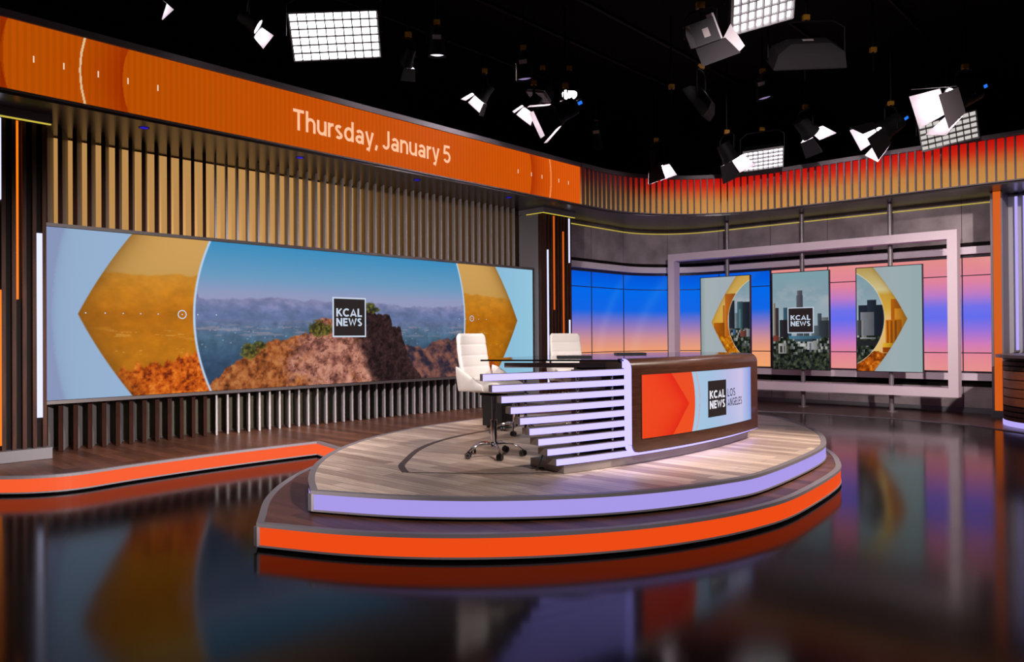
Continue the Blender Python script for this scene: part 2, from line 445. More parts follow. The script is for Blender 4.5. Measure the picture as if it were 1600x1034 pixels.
# ---- left stage, one step up, with a coral light band
def offset(poly, d):                             # inward for a counter-clockwise outline
    n = len(poly); out = []
    for i in range(n):
        p0, p1, p2 = Vector(poly[i - 1]), Vector(poly[i]), Vector(poly[(i + 1) % n])
        a, b = (p1 - p0).normalized(), (p2 - p1).normalized(); t = (a + b).normalized()
        nr = Vector((-t.y, t.x)) / max(.35, t.dot(b)); out.append(tuple(p1 + nr * d))
    return out
def ring(mb, outer, inner, z0, z1, k=0):
    n = len(outer); vs = [(x, y, z) for P in (outer, inner) for z in (z0, z1) for x, y in P]; fs = []
    for i in range(n):
        j = (i + 1) % n
        fs += [(i, j, n + j, n + i), (n + i, n + j, 3 * n + j, 3 * n + i), (2 * n + j, 2 * n + i, 3 * n + i, 3 * n + j), (j, i, 2 * n + i, 2 * n + j)]
    return mb.add(vs, fs, k)
def riser(root, O, z0, z1, wood, band, foot=True):
    lo = z0 + .022
    MB().prism(offset(O, .05), lo, z1).build('deck', wood, root)
    r = MB(); ring(r, O, offset(O, .055), z1 - .024, z1 + .003)
    ring(r, O, offset(O, .055), lo - .002, lo + .012)
    r.build('rim', 'rim', root)
    b = MB(); ring(b, offset(O, .006), offset(O, .04), lo + .012, z1 - .024); b.build('light_band', band, root)
    MB().prism(offset(O, .07), z0 + .0005, lo).build('base', 'black metal', root)
stage_front = catmull([(-9.8, .9), (-9.68, 1.3), (-9.3, 1.75), (-8.86, 2.12), (-8.6, 2.42), (-8.5, 2.75), (-8.57, 3.25), (-8.63, 4.0), (-8.64, 4.8), (-8.6, 5.6)], 5)
SO = stage_front + [(-7.95, 5.46), (-7.56, 5.4)] + [(-7.72, 6.1), (-7.80, 7.0), (-7.78, 8.0), (-7.62, 9.0), (-7.2, 9.9), (-6.7, 10.6), (-6.9, 12.55), (-10.74, 12.55), (-10.74, .9)]
st = thing('stage', (-9.5, 4, 0), 'low wooden stage with a coral light band along the left wall', 'stage')
riser(st, SO, 0, .19, 'stage wood', 'stage orange')

# ---- slatted columns
def column(y0, y1, strips, label, group, solid=0.):
    t = thing('slatted_column', (-10.2, (y0 + y1) / 2, .194), label, 'column')
    XF = -9.82
    MB().box((-10.74, y0, .194), (XF - .08, y1, ZS - .002)).build('body', 'grey', t)
    b = MB(); b.box((XF - .08, y0, .32), (XF - .07, y1, ZS - .1)); b.build('recess', 'recess', t)
    s = MB(); y = y1
    if solid: s.box((XF - .07, y0, .32), (XF, y0 + solid, ZS - .1))
    while y - .04 > y0 + solid:
        s.box((XF - .07, y - .04, .32), (XF, y, ZS - .1)); y -= .1
    s.build('slats', 'walnut', t)
    for (ya, yb, za, zb, m) in strips:
        MB().box((XF - .07, ya, za), (XF - .004, yb, zb)).build('light_strip', m, t)
    c = MB().box((-10.74, y0 - .03, ZS - .1), (XF + .09, y1 + .04, ZS - .001)); c.build('cap', 'dark grey', t)
    MB().box((XF + .05, y0 - .02, ZS - .112), (XF + .08, y1 + .03, ZS - .1)).box((-10.2, y0 - .022, ZS - .112), (XF + .05, y0 - .005, ZS - .1)).build('glow_line', 'strip yellow', t)
    MB().box((-10.74, y0 - .02, .194), (XF + .07, y1 + .035, .32)).build('plinth', 'grey', t)
    return t
column(1.0, 2.83, [(2.495, 2.555, 2.0, 4.0, 'strip orange'), (2.735, 2.79, .66, 2.76, 'strip white'), (2.335, 2.395, .38, 2.10, 'strip orange'), (2.205, 2.39, 3.1, 4.0, 'strip white')],
       'dark slatted column at the left edge with orange and white strips', None)
column(11.6, 12.57, [(11.825, 11.87, .5, 3.29, 'strip white'), (12.0, 12.045, 2.08, 3.99, 'strip amber'), (12.3, 12.345, .5, 3.70, 'strip amber'), (12.5, 12.545, 3.07, 3.99, 'strip white'), (12.5, 12.545, .9, 1.88, 'strip white')],
       'dark slatted column right of the big landscape screen', None, .17)

# ---- rear wall: concrete bands, ledges and the long curved display
WP = [(-10.4, 12.6), (-10.4, 15.2)] + arc((-8.8, 15.2), 1.6, 180, 90, 18)[1:] + [(-2.93, 16.8)]
WPL = path_len(WP)
wr = MB().sweep(WP, [(-.2, 0), (-.02, 0), (-.02, ZS), (-.2, ZS)]).build('wall_right', 'recess', smooth=30)
tag(wr, 'rear set wall with grey concrete bands and a curved corner', None, None, 'structure')
cn = MB(); cn.sweep(WP, [(-.02, 3.29), (.02, 3.29), (.02, ZS - .001), (-.02, ZS - .001)]); cn.sweep(WP, [(-.02, .1), (.02, .1), (.02, .51), (-.02, .51)])
cn.build('concrete_bands', 'concrete', wr, 30)
jn = MB()
splits = [WPL - 4.44 - 1.28 * k for k in range(-4, 8)]
for s in splits:
    if not .05 < s < WPL - .05: continue
    p, d = path_at(WP, s); nr = Vector((d.y, -d.x))
    for z0, z1 in ((3.29, ZS), (.1, .51)):
        jn.obox(Vector((p.x, p.y, (z0 + z1) / 2)) + Vector((nr.x, nr.y, 0)) * .012, Vector((d.x, d.y, 0)) * .004, Vector((nr.x, nr.y, 0)) * .009, (0, 0, (z1 - z0) / 2 - .001))
jn.build('panel_joints', 'recess', wr)
ld = MB(); ld.sweep(WP, [(-.02, 3.06), (.14, 3.06), (.14, 3.2), (-.02, 3.2)]); ld.sweep(WP, [(-.02, .64), (.14, .64), (.14, .775), (-.02, .775)])
ld.build('ledges', 'ledge', wr, 30)
MB().sweep(WP, [(.02, 4.022), (.035, 4.022), (.035, 4.036), (.02, 4.036)]).build('glow_line', 'strip yellow', wr)
tag(MB().sweep(WP, [(.02, .012), (.05, .012), (.05, .115), (.02, .115)]).build('baseboard_right', 'base board', smooth=30), 'slate baseboard under the rear concrete band', None, None, 'structure')

def on_path(path, off):
    P = np.array(path); seg = np.hypot(*np.diff(P, axis=0).T); S = np.r_[0, np.cumsum(seg)]
    D = np.diff(P, axis=0) / seg[:, None]; D = np.vstack([D[:1], (D[1:] + D[:-1]) / 2, D[-1:]]); D /= np.hypot(D[:, 0], D[:, 1])[:, None]
    Q = P + np.c_[D[:, 1], -D[:, 0]] * off
    return lambda s: (np.interp(s, S, Q[:, 0]), np.interp(s, S, Q[:, 1]))
lw = thing('video_backdrop', (-7, 16.7, .8), 'long curved display wall glowing blue, peach and pink along the rear wall', 'video wall')
SPL = WPL - 4.44
fpos = on_path(WP, .012)
def led_color(U, V):
    s = U * WPL; z = .813 + V * 2.187
    a = grad(z, [(.8, (240, 164, 108)), (1.2, (236, 156, 116)), (1.48, (206, 142, 146)), (1.74, (152, 122, 184)), (1.98, (88, 108, 208)), (2.15, (16, 100, 228)), (2.6, (0, 104, 232)), (3.0, (0, 84, 214))])
    b = grad(z, [(.8, (228, 144, 140)), (1.1, (226, 134, 148)), (1.35, (206, 122, 184)), (1.6, (150, 112, 216)), (1.85, (100, 108, 236)), (2.05, (112, 112, 232)), (2.3, (188, 122, 196)), (2.55, (222, 130, 158)), (3.0, (226, 140, 136))])
    img = np.where((s < SPL)[..., None], a, b)
    for c, r in ((1.9, 4.2), (3.3, 4.6), (WPL + 2.2, 4.4)):     # faint circular sweeps of light
        d = np.hypot(s - c - r * (1 if c < 5 else -1) * .9, (z - .6) * 1.2) - r
        img = over(img, (np.exp(-((d + .18) / .14) ** 2)) * .06, C3(255, 255, 255))
    return img
picture('display', 300, 90, lambda U, V: (*fpos(U * WPL), .813 + V * 2.187), led_color, lw)
mu = MB()
for z in (1.165, 2.655): mu.sweep(WP, [(.0, z - .009), (.022, z - .009), (.022, z + .009), (.0, z + .009)])
for z0, z1 in ((3.0, 3.06), (.775, .813)): mu.sweep(WP, [(-.015, z0), (.03, z0), (.03, z1), (-.015, z1)])
for s in splits:
    if .05 < s < WPL - .05:
        p, d = path_at(WP, s); nr = Vector((d.y, -d.x, 0)); wd = .02 if abs(s - SPL) < .01 else .009
        mu.obox(Vector((p.x, p.y, 1.906)) + nr * .011, Vector((d.x, d.y, 0)) * wd, nr * .012, (0, 0, 1.093))
mu.build('mullions', 'mullion', lw)

# ---- right end: light pillar, grey panel, violet tubes
pil = thing('light_pillar', (-2.83, 16.4, .012), 'slim pillar with a full height orange strip at the right', 'pillar')
MB().box((-2.93, 16.1, .012), (-2.74, 16.8, ZS - .001)).build('body', 'grey', pil)
MB().box((-2.885, 16.088, .14), (-2.765, 16.1, ZS - .005)).build('light_strip', 'strip amber', pil)
MB().box((-2.95, 16.06, .012), (-2.72, 16.1, .14)).build('foot', 'base board', pil)
tag(MB().box((-2.74, 16.65, 0), (4.5, 16.8, ZS - .001)).build('wall_end', 'side wall'), 'plain grey wall panel at the right edge of the set', None, None, 'structure')
for x, lb in ((-2.605, 'violet light tube nearer the orange pillar'), (-2.475, 'violet light tube farther right from the orange pillar')):
    t = thing('light_tube', (x, 16.58, 1.2), lb, 'light')
    MB().tube([(x, 16.58, 1.22), (x, 16.58, ZS - .06)], .024, 12).build('tube', 'tube', t, 40)
    for z in (1.2, ZS - .06): MB().box((x - .03, 16.54, z), (x + .03, 16.65, z + .03)).build('holder', 'grey', t)

# ---- overhead: soffit, ticker and slatted header
HP = [(-9.22, .6), (-9.22, 12.1), (-9.22, 12.7)] + arc((-6.52, 12.7), 2.7, 180, 90, 24)[1:] + [(4.5, 15.4)]
HT = clip_path(HP, 0, 11.5); HC = clip_path(HP, 11.5, 1e3); HCL = path_len(HC)
so = MB().prism([HP[0]] + HP[1:] + [(4.5, 16.9), (-8.8, 16.9), (-10.0, 16.4), (-10.5, 15.2), (-10.95, 12.6), (-10.95, .6)], ZS, ZS + .03)
struct('trim_1', so, 'soffit', 'satin grey soffit under the overhead header')
for i, (x, y, lb) in enumerate([(-9.52, 3.8, 'blue soffit downlight nearest the left column'), (-9.52, 5.95, 'blue soffit downlight under the word Thursday'), (-9.52, 8.12, 'blue soffit downlight under the word January'), (-9.52, 10.33, 'blue soffit downlight nearest the centre column')]):
    t = thing('downlight', (x, y, ZS), lb, 'light', 'blue soffit downlights')
    MB().tube([(x, y, ZS - .004), (x, y, ZS - .0005)], .05, 20).build('lens', 'blue downlight', t)
    MB().add([(x + r * math.cos(a), y + r * math.sin(a), ZS - .006) for r in (.05, .062) for a in [2 * PI * j / 20 for j in range(20)]], [(j, (j + 1) % 20, 20 + (j + 1) % 20, 20 + j) for j in range(20)]).build('bezel', 'black metal', t)
ZA, ZB = 4.162, 4.905
tk = thing('ticker_display', (-9.3, 6, ZS + .03), 'long orange ticker display reading Thursday, January 5', 'display')
MB().sweep(HT, [(-.25, ZS + .03), (-.004, ZS + .03), (-.004, 4.95), (-.25, 4.95)]).build('housing', 'black metal', tk)
MB().sweep(HT, [(-.03, ZS + .0305), (.03, ZS + .0305), (.03, ZA), (-.004, ZA)]).build('lower_trim', 'dark grey', tk)
MB().sweep(HT, [(-.03, ZB), (.03, ZB), (.03, 4.985), (-.03, 4.985)]).build('upper_trim', 'dark grey', tk)
def ticker_color(U, V):
    y = .6 + U * 11.5; z = V
    bow = .1 * (1 - (2 * z - 1) ** 2)
    img = grad(y, [(.6, (188, 80, 4)), (3.5, (186, 80, 2)), (6, (198, 80, 2)), (9, (206, 82, 2)), (10.6, (210, 84, 6)), (12.1, (222, 88, 14))])
    dark = np.zeros_like(y)
    for e, L, sg in ((3.44, .55, -1), (2.235, .35, -1)):
        d = (e + .07 - bow * .7 - y); dark = np.maximum(dark, np.where(d > 0, np.exp(-d / L * 2.4), 0) * .55)
    d = y - (10.58 + bow * .5); dark = np.maximum(dark, np.where(d > 0, np.exp(-d / .22), 0) * .55)
    img = over(img, dark, C3(140, 20, 0))
    img = over(img, (y < 2.3 - bow * .4) * .35, C3(120, 30, 0))
    img = img * (1 - .05 * (np.sin(y * 90) > 0)[..., None])
    img = over(img, np.abs(y - (3.045 - bow * .5)) < .011, C3(226, 190, 140))
    img = over(img, (np.abs(y - (11.15 + bow * .4)) < .02) * .8, C3(250, 150, 90))
    return img
picture('picture', 1500, 40, lambda U, V: (np.full_like(U, -9.218), .6 + U * 11.5, ZA + V * (ZB - ZA)), ticker_color, tk)
tx = MB(); lettering(tx, 'Thursday, January 5', .15, .1, lambda x, y: (-9.212, 5.655 + x, 4.398 + y), 2.925, .288)
tx.build('lettering', 'ticker text', tk)
for y in (2.54, 2.83, 3.18, 3.50, 3.84, 10.25, 10.62, 10.92, 11.42, 11.72): MB().box((-9.218, y - .006, 4.5), (-9.212, y + .006, 4.57)).build('tick_mark', 'ticker tick', tk)
hd = thing('slatted_header', (-6, 15, ZS + .03), 'curved overhead header of dark fins over red to tan backlight', 'header')
MB().sweep(HC, [(-.25, ZS + .03), (-.004, ZS + .03), (-.004, 4.95), (-.25, 4.95)]).build('housing', 'black metal', hd, 30)
MB().sweep(HC, [(-.03, ZS + .0305), (.06, ZS + .0305), (.06, ZA), (-.004, ZA)]).build('lower_trim', 'dark grey', hd, 30)
MB().sweep(HC, [(-.03, ZB), (.06, ZB), (.06, 4.985), (-.03, 4.985)]).build('upper_trim', 'dark grey', hd, 30)
hpos = on_path(HC, .0)
def header_color(U, V):
    s = U * HCL
    r = grad(V, [(0, (196, 140, 74)), (.35, (192, 128, 66)), (.6, (196, 84, 38)), (.8, (198, 34, 18)), (1, (184, 14, 10))])
    k = np.interp(s, [0, .9, 1.8, 3.2, 6], [.42, .5, .85, 1, 1])[..., None]
    q = grad(V, [(0, (184, 142, 84)), (.5, (150, 98, 56)), (.8, (128, 40, 30)), (1, (100, 24, 20))])
    m = np.interp(s, [0, .8, 2.2], [1, .9, 0])[..., None]
    return r * (1 - m) * k + q * m * .9
picture('backlight', 160, 30, lambda U, V: (*hpos(U * HCL), ZA + V * (ZB - ZA)), header_color, hd)
fn = MB(); s = .06
while s < HCL - .05:
    p, d = path_at(HC, s); nr = Vector((d.y, -d.x, 0))
    fn.obox(Vector((p.x, p.y, (ZA + ZB) / 2)) + nr * .031, Vector((d.x, d.y, 0)) * .012, nr * .029, (0, 0, (ZB - ZA) / 2)); s += .141
fn.build('fins', 'dark grey', hd)

# ================================================================== BIG LANDSCAPE SCREEN
vw = thing('video_wall', (-10.1, 7.2, .83), 'wide landscape video wall showing a rocky hill on the left wall', 'video wall')
SY0, SY1, SZ0, SZ1, SX = 2.878, 11.53, .834, 2.868, -10.0
MB().box((SX - .2, SY0 - .005, SZ0 - .005), (SX - .002, SY1 + .004, SZ1 + .005)).build('cabinet', 'black metal', vw)
fr = MB(); fr.box((SX - .2, SY0 - .02, SZ1 + .005), (SX + .012, SY1 + .02, SZ1 + .045)); fr.box((SX - .2, SY0 - .02, SZ0 - .045), (SX + .012, SY1 + .02, SZ0 - .005))
fr.box((SX - .2, SY1 + .004, SZ0 - .005), (SX + .008, SY1 + .02, SZ1 + .005)); fr.box((SX - .2, SY0 - .02, SZ0 - .005), (SX + .008, SY0 - .005, SZ1 + .005))
fr.build('frame', 'steel', vw)
MB().box((-10.249, SY0 + .3, SZ0 + .3), (SX - .2, SY1 - .3, SZ1 - .3)).build('wall_bracket', 'black metal', vw)
HILL = [(.2, -.1), (.231, .055), (.253, .133), (.284, .221), (.312, .297), (.328, .312), (.353, .343), (.374, .358), (.405, .383), (.416, .458), (.423, .475), (.441, .501), (.46, .51), (.489, .538), (.527, .568), (.555, .543), (.582, .536), (.587, .482), (.589, .436), (.609, .427), (.617, .316), (.621, .269), (.63, .17), (.642, .108), (.659, .02), (.67, -.1)]
MTN = [(0, .64), (.03, .72), (.075, .763), (.11, .74), (.15, .754), (.207, .70), (.21, .621), (.243, .611), (.273, .622), (.312, .635), (.336, .639), (.362, .626), (.396, .622), (.423, .629), (.451, .629), (.566, .616), (.62, .604), (.678, .6), (.771, .619), (.85, .63), (1, .62)]
def landscape(s, t):
    A = 4.26; x = s * A
    img = grad(t, [(.55, (150, 150, 186)), (.66, (142, 152, 188)), (.78, (104, 152, 190)), (1.0, (60, 140, 188))])
    n = fbm(x * 6, t * 6, 3); n2 = fbm(x * 22, t * 22, 9); n3 = fbm(x * 60, t * 60, 17, 4)
    mt = np.interp(s, [p[0] for p in MTN], [p[1] for p in MTN]) + (fbm(x * 16, x * 0 + 2, 5) - .5) * .035
    rid = fbm(x * 13 + t * 9, t * 20 - x * 3, 21)
    mcol = grad(t + (rid - .5) * .12, [(.4, (94, 112, 146)), (.5, (96, 112, 152)), (.58, (116, 124, 164)), (.66, (142, 138, 170))]) * (.88 + .24 * rid[..., None])
    img = over(img, edge(mt - t, .012), mcol)
    pl = grad(t, [(0, (40, 58, 84)), (.2, (52, 76, 104)), (.34, (70, 98, 122)), (.42, (88, 110, 140)), (.47, (100, 112, 148))]) * (.8 + .4 * n2[..., None])
    img = over(img, edge(.47 - t + (n - .5) * .05, .03), pl)
    streak = (fbm(x * 8, t * 70, 31) > .6) * np.exp(-((t - .4) / .05) ** 2) * .5
    img = over(img, streak, C3(170, 150, 160))
    img = over(img, (hash2(np.floor(x * 90), np.floor(t * 120), 3) > .985) * (t < .42) * (t > .28) * .4, C3(190, 190, 200))
    # brown ridges at the lower right
    rt = np.interp(s, [.6, .62, .645, .671, .69, .707, .74, .77, .8], [.2, .279, .27, .256, .3, .331, .33, .359, .37]) + (fbm(x * 18, x * 0, 8) - .5) * .05
    r3 = fbm(x * 14 + t * 12, t * 16 - x * 8, 44)
    img = over(img, edge(rt - t, .012) * (s > .6), grad(r3, [(.3, (40, 36, 52)), (.5, (92, 62, 62)), (.7, (136, 88, 76))]))
    # foreground hill
    ht = np.interp(s, [p[0] for p in HILL], [p[1] for p in HILL]) + (fbm(x * 26, x * 0 + 1, 6) - .5) * .05
    n4 = fbm(x * 11 + t * 7, t * 15 - x * 4, 51); rid4 = 1 - np.abs(2 * n4 - 1)
    rock = grad(n2 * .4 + n3 * .25 + n4 * .35 - (rid4 > .965) * .12, [(.25, (64, 38, 34)), (.42, (140, 86, 74)), (.55, (188, 128, 108)), (.75, (214, 160, 136))])
    scrub = grad(n2 * .62 + n3 * .38, [(.25, (60, 32, 16)), (.42, (128, 66, 32)), (.55, (166, 94, 48)), (.72, (188, 124, 72))])
    g = fbm(x * 5 + 3, t * 5, 12)
    isrock = np.clip((s - .36 + (.3 - t) * .22 + (g - .5) * .55) * 9, 0, 1)
    hill = scrub * (1 - isrock[..., None]) + rock * isrock[..., None]
    shade = np.clip((s - .515 + (t - .2) * .03 + (n - .5) * .06) * 40, 0, 1)
    hill = over(hill, shade * .97, grad(n2 * .5 + n3 * .5, [(.3, (20, 12, 15)), (.7, (62, 40, 40))]))
    green = np.zeros_like(s)
    for gx, gy, rx, ry in ((.296, .262, .016, .05), (.312, .3, .012, .03), (.424, .42, .02, .06), (.44, .41, .014, .04), (.538, .585, .012, .04), (.545, .57, .014, .025)):
        green = np.maximum(green, edge(1 - ((s - gx) / rx) ** 2 - ((t - gy) / ry) ** 2 + (n3 - .5) * 2.2, .5))
    inh = edge(ht - t, .012)
    img = over(img, inh, hill)
    return over(img, green * .9, grad(n3, [(.3, (30, 34, 14)), (.7, (112, 106, 40))]))
def golden(s, t):
    x = s * 4.26; n = fbm(x * 5, t * 7, 71); n2 = fbm(x * 16, t * 20, 72); n3 = fbm(x * 55, t * 55, 73, 4)
    img = grad(t, [(.7, (196, 150, 78)), (.8, (200, 154, 84)), (1, (206, 158, 88))])
    mt = np.interp(s, [0, .06, .075, .11, .15, .18, .207, .25, .76, .8, .87, .95], [.7, .74, .763, .742, .754, .76, .767, .77, .74, .73, .71, .7]) + (fbm(x * 12, x * 0, 75) - .5) * .03
    img = over(img, edge(mt - t, .015), grad(t + (n - .5) * .14, [(.3, (184, 112, 16)), (.5, (176, 104, 14)), (.62, (196, 124, 28)), (.76, (196, 134, 46))]) * (.88 + .24 * n2[..., None]))
    img = over(img, (fbm(x * 7, t * 60, 77) > .6) * np.exp(-((t - .38) / .035) ** 2) * .5, C3(216, 160, 80))
    img = over(img, (hash2(np.floor(x * 70), np.floor(t * 110), 6) > .95) * (np.abs(t - .27) < .018) * .35, C3(230, 180, 110))
    ft = np.interp(s, [.06, .086, .129, .16, .206, .235, .75, .8, .88], [.02, .16, .195, .19, .25, .26, .3, .22, .1]) + (fbm(x * 26, x * 0, 78) - .5) * .09
    return over(img, edge(ft - t, .02), grad(n3 * .55 + n2 * .45, [(.3, (96, 28, 4)), (.45, (176, 72, 10)), (.6, (214, 104, 22)), (.75, (236, 140, 56))]))
def wall_color(s, t):
    A = 4.26
    img = grad(s, [(0, (146, 170, 202)), (.1, (148, 176, 208)), (.85, (136, 184, 212)), (1, (146, 196, 222))])
    o = (.0225 - .0155 * (1 - (2 * t - 1) ** 2)); img = over(img, edge(o - s, .002) * .8, C3(132, 142, 182))
    img = over(img, np.where(s > o, np.exp(-(s - o) / .006), 0) * .18, C3(90, 100, 140))
    c = 1 - np.abs(2 * t - 1)
    lc = .111 - (.072) * c - .012 * np.sin(PI * c) * 0 - .008 * c * (1 - c) * 2
    la = .2305 - .026 * (1 - (2 * t - 1) ** 2)
    ra = .7575 + .0225 * (1 - (2 * t - 1) ** 2)
    rc = .875 + .0715 * c + .008 * c * (1 - c) * 2
    G = golden(s, t)
    sh = np.exp(-np.clip(s - lc, 0, 1) / .018) * .5 + np.exp(-np.clip(rc - s, 0, 1) / .018) * .5
    G = over(G, sh, C3(96, 60, 14))
    img = over(img, edge(s - lc, .0015) * (s < .5) + edge(rc - s, .0015) * (s >= .5), G)
    img = over(img, edge(s - la + .0035, .0015) * edge(ra - s + .0035, .0015), C3(182, 204, 232))
    return over(img, edge(s - la, .0015) * edge(ra - s, .0015), landscape(s, t))
picture('picture', 1000, 236, lambda U, V: (np.full_like(U, SX), SY0 + U * (SY1 - SY0), SZ0 + V * (SZ1 - SZ0)), wall_color, vw)
lg = MB().box((SX + .001, 6.83, 1.574), (SX + .004, 7.415, 2.151)).build('logo', 'logo black', vw)
b = MB()
for a, c in (((6.806, 1.55), (7.437, 1.574)), ((6.806, 2.151), (7.437, 2.175)), ((6.806, 1.574), (6.83, 2.151)), ((7.415, 1.574), (7.437, 2.151))): b.box((SX + .001, a[0], a[1]), (SX + .006, c[0], c[1]))
b.build('logo_border', 'logo light', lg)
b = MB(); lettering(b, 'KCAL', .2, .1, lambda x, y: (SX + .007, 6.872 + x, 1.872 + y), .485, .13); lettering(b, 'NEWS', .2, .1, lambda x, y: (SX + .007, 6.872 + x, 1.725 + y), .485, .125)
b.build('logo_lettering', 'logo light', lg)
def ringdot(y, z, r):
    n = 20; dots = MB()
    dots.add([(SX + .003, y + q * math.cos(2 * PI * j / n), z + q * math.sin(2 * PI * j / n)) for q in (r, r * .78) for j in range(n)], [(j, (j + 1) % n, n + (j + 1) % n, n + j) for j in range(n)])
    dots.add([(SX + .003, y + .01 * math.cos(PI * j / 3), z + .01 * math.sin(PI * j / 3)) for j in range(6)], [tuple(range(6))])
    dots.build('ring_marker', 'logo light', vw)
ringdot(4.47, 1.865, .06); ringdot(9.82, 1.878, .055)
for y in (3.3, 3.52, 3.73, 3.94, 4.16, 4.68, 4.94, 9.5, 9.66, 10.0, 10.2): MB().box((SX + .001, y - .007, 1.859), (SX + .003, y + .007, 1.873)).build('dot_marker', 'logo light', vw)

# ================================================================== PRESENTER PLATFORM
def smooth_outline(tip, front, right, back, left):
    return [tip] + catmull([tip] + front + right + back + left + [tip], 6)[1:-1]
F1 = arc((-6.11, 6.43), 3.3, -60, -2, 5); R1 = arc((-7.363, 6.996), 4.5, 11, 55, 4); L1 = arc((-3.114, 7.457), 4.617, 172, 238, 7)
T2 = smooth_outline((-5.11, 3.27), F1, R1, [(-5.75, 10.6), (-6.65, 9.95), (-7.35, 9.0)], L1[:-1] + [(-5.62, 3.575)])
F2 = arc((-6.176, 6.299), 3.588, -62, 2, 6); R2 = arc((-7.044, 6.724), 4.4325, 13, 40, 3); L2 = arc((-2.786, 7.383), 5.106, 205, 240, 5)
T1 = smooth_outline((-5.16, 2.845), F2, R2, [(-4.25, 10.05), (-5.2, 10.3), (-6.3, 9.7), (-7.1, 8.6), (-7.4, 7.4), (-7.40, 6.3)], L2)
lo = thing('platform_step', (-4.5, 6.4, 0), 'lower oval step with an orange light band under the presenter platform', 'step')
riser(lo, T1, 0, .19, 'step wood', 'orange')
up = thing('presenter_platform', (-5, 6.8, .193), 'pale oak oval platform with a lavender light band carrying the desk', 'platform')
riser(up, T2, .193, .37, 'deck', 'lavender')
for root, (x, y), z0, z1 in ((lo, (-5.16, 2.845), .03, .17), (up, (-5.11, 3.27), .22, .35)):
    MB().box((x - .022, y - .008, z0), (x + .022, y + .03, z1)).build('corner_post', 'rim', root)
ZP = .3732
def flat_strip(mb, path, wd, z, zh=.002):
    mb.sweep(path, [(-wd / 2, z), (wd / 2, z), (wd / 2, z + zh), (-wd / 2, z + zh)])
il = MB()
flat_strip(il, catmull([(-5.17, 4.26), (-5.42, 4.42), (-5.62, 4.62), (-6.16, 5.28), (-6.5, 5.98), (-6.67, 6.8), (-6.66, 7.6), (-6.5, 8.4)], 6), .06, ZP - .0025)
flat_strip(il, [(-5.17, 4.26), (-4.87, 4.47), (-4.59, 4.67), (-4.2, 5.06)], .018, ZP - .0025)
il.build('inlay', 'inlay', up)

# ================================================================== DESK
CX, CY = -11.689, 7.084
def cyl(R, th): return (CX + R * math.cos(math.radians(th)), CY + R * math.sin(math.radians(th)))
def carc(R, a, b, n=24): return arc((CX, CY), R, a, b, n)
dk = thing('news_desk', (-4.4, 6.8, ZP), 'curved news desk with stacked light bars and a walnut framed screen', 'desk')
Z0 = ZP + .0005
# arcs run toward +Y, so the right of travel (+offset) faces the room
pl = MB(); pl.sweep(carc(7.873, -14.69, 8.9), [(-.5, Z0), (0, Z0), (0, .447), (-.5, .447)]); pl.build('plinth', 'bar steel', dk, 30)
TH = [-20.385, -19.783, -19.175, -18.556, -17.925, -17.276, -16.650, -15.992, -15.333]
for i, th in enumerate(TH):
    zt = 1.246 - .0926 * i; zb = zt - .056; depth = .05 + .0125 * i; end = 8.9 if i == 8 else -9.3
    P = carc(7.885, th, end, 20)
    ho = MB().sweep(P, [(-depth, zb), (.0, zb), (.0, zt), (-depth, zt)]).build('light_bar', 'bar steel', dk, 30)
    MB().sweep(carc(7.885, th + .02, end - .01, 20), [(0, zb + .002), (.006, zb + .002), (.006, zt - .003), (0, zt - .003)]).build('diffuser', 'bar light', ho, 30)
core = MB(); core.sweep(carc(7.6, -12.2, 8.6), [(-.04, .447), (.12, .447), (.12, 1.24), (-.04, 1.24)]); core.build('inner_cabinet', 'smoke', dk, 30)
for th in (-17.2, -13.2, -10.2):
    R = 7.885 - .075
    k = next((i for i, t in enumerate(TH) if t > th), 9)
    x, y = cyl(R, th); zlow = 1.246 - .0926 * (k - 1) - .056 if k < 9 else .447
    MB().tube([(x, y, zlow), (x, y, 1.245)], .014, 10).build('bar_support', 'chrome', dk, 40)
# wrap-over walnut front with rounded top
A0, A1, RF = -9.62, 8.5, 7.98
prof = [(0, .492), (0, 1.245)] + [(-.09 + .09 * math.cos(math.radians(a)), 1.247 + .09 * math.sin(math.radians(a))) for a in (0, 15, 30, 45, 60, 75, 90)] + [(-.17, 1.337)]
inner = [(-.17, 1.30), (-.09, 1.30), (-.06, 1.285), (-.042, 1.245), (-.042, .492)]
def front_shell():
    mb = MB(); n = 60; rr = .075; q = len(prof) + len(inner); vs = []
    for i in range(n + 1):
        f = i / n; th = A0 + (A1 - A0) * (f if f > .06 else f); d = math.radians(th - A0) * RF
        lift = rr - math.sqrt(max(0, rr * rr - (rr - d) ** 2)) if d < rr else 0
        for j, (o, z) in enumerate(prof + inner):
            zz = z + lift if (j == 0 or j == q - 1) else z
            x, y = cyl(RF + o, th); vs.append((x, y, zz))
    fs = [(i * q + j, (i + 1) * q + j, (i + 1) * q + (j + 1) % q, i * q + (j + 1) % q) for i in range(n) for j in range(q)]
    fs += [tuple(range(q))[::-1], tuple(range(n * q, n * q + q))]
    return mb.add(vs, fs)
sh = front_shell().build('front_panel', 'desk wood', dk, 40)
ed = MB()                                        # glowing edge along the panel's left side and lower rim
op = [(0, .567)] + prof[1:-1] + [(-.11, 1.337)]
ip = [(-.085, .567), (-.085, 1.22)] + [(-.09 + .005 * math.cos(math.radians(a)), 1.24 + .012 * math.sin(math.radians(a))) for a in (0, 15, 30, 45, 60, 75, 90)][0:7] + [(-.11, 1.253)]
m_ = min(len(op), len(ip)); op, ip = op[:m_], ip[:m_]
vs = []
for (o, z), (o2, z2) in zip(op, ip):
    vs += [(*cyl(RF + o, A0 - .01), z), (*cyl(RF + o2, A0 - .01), z2), (*cyl(RF + o, A0 - .05), z), (*cyl(RF + o2, A0 - .05), z2)]
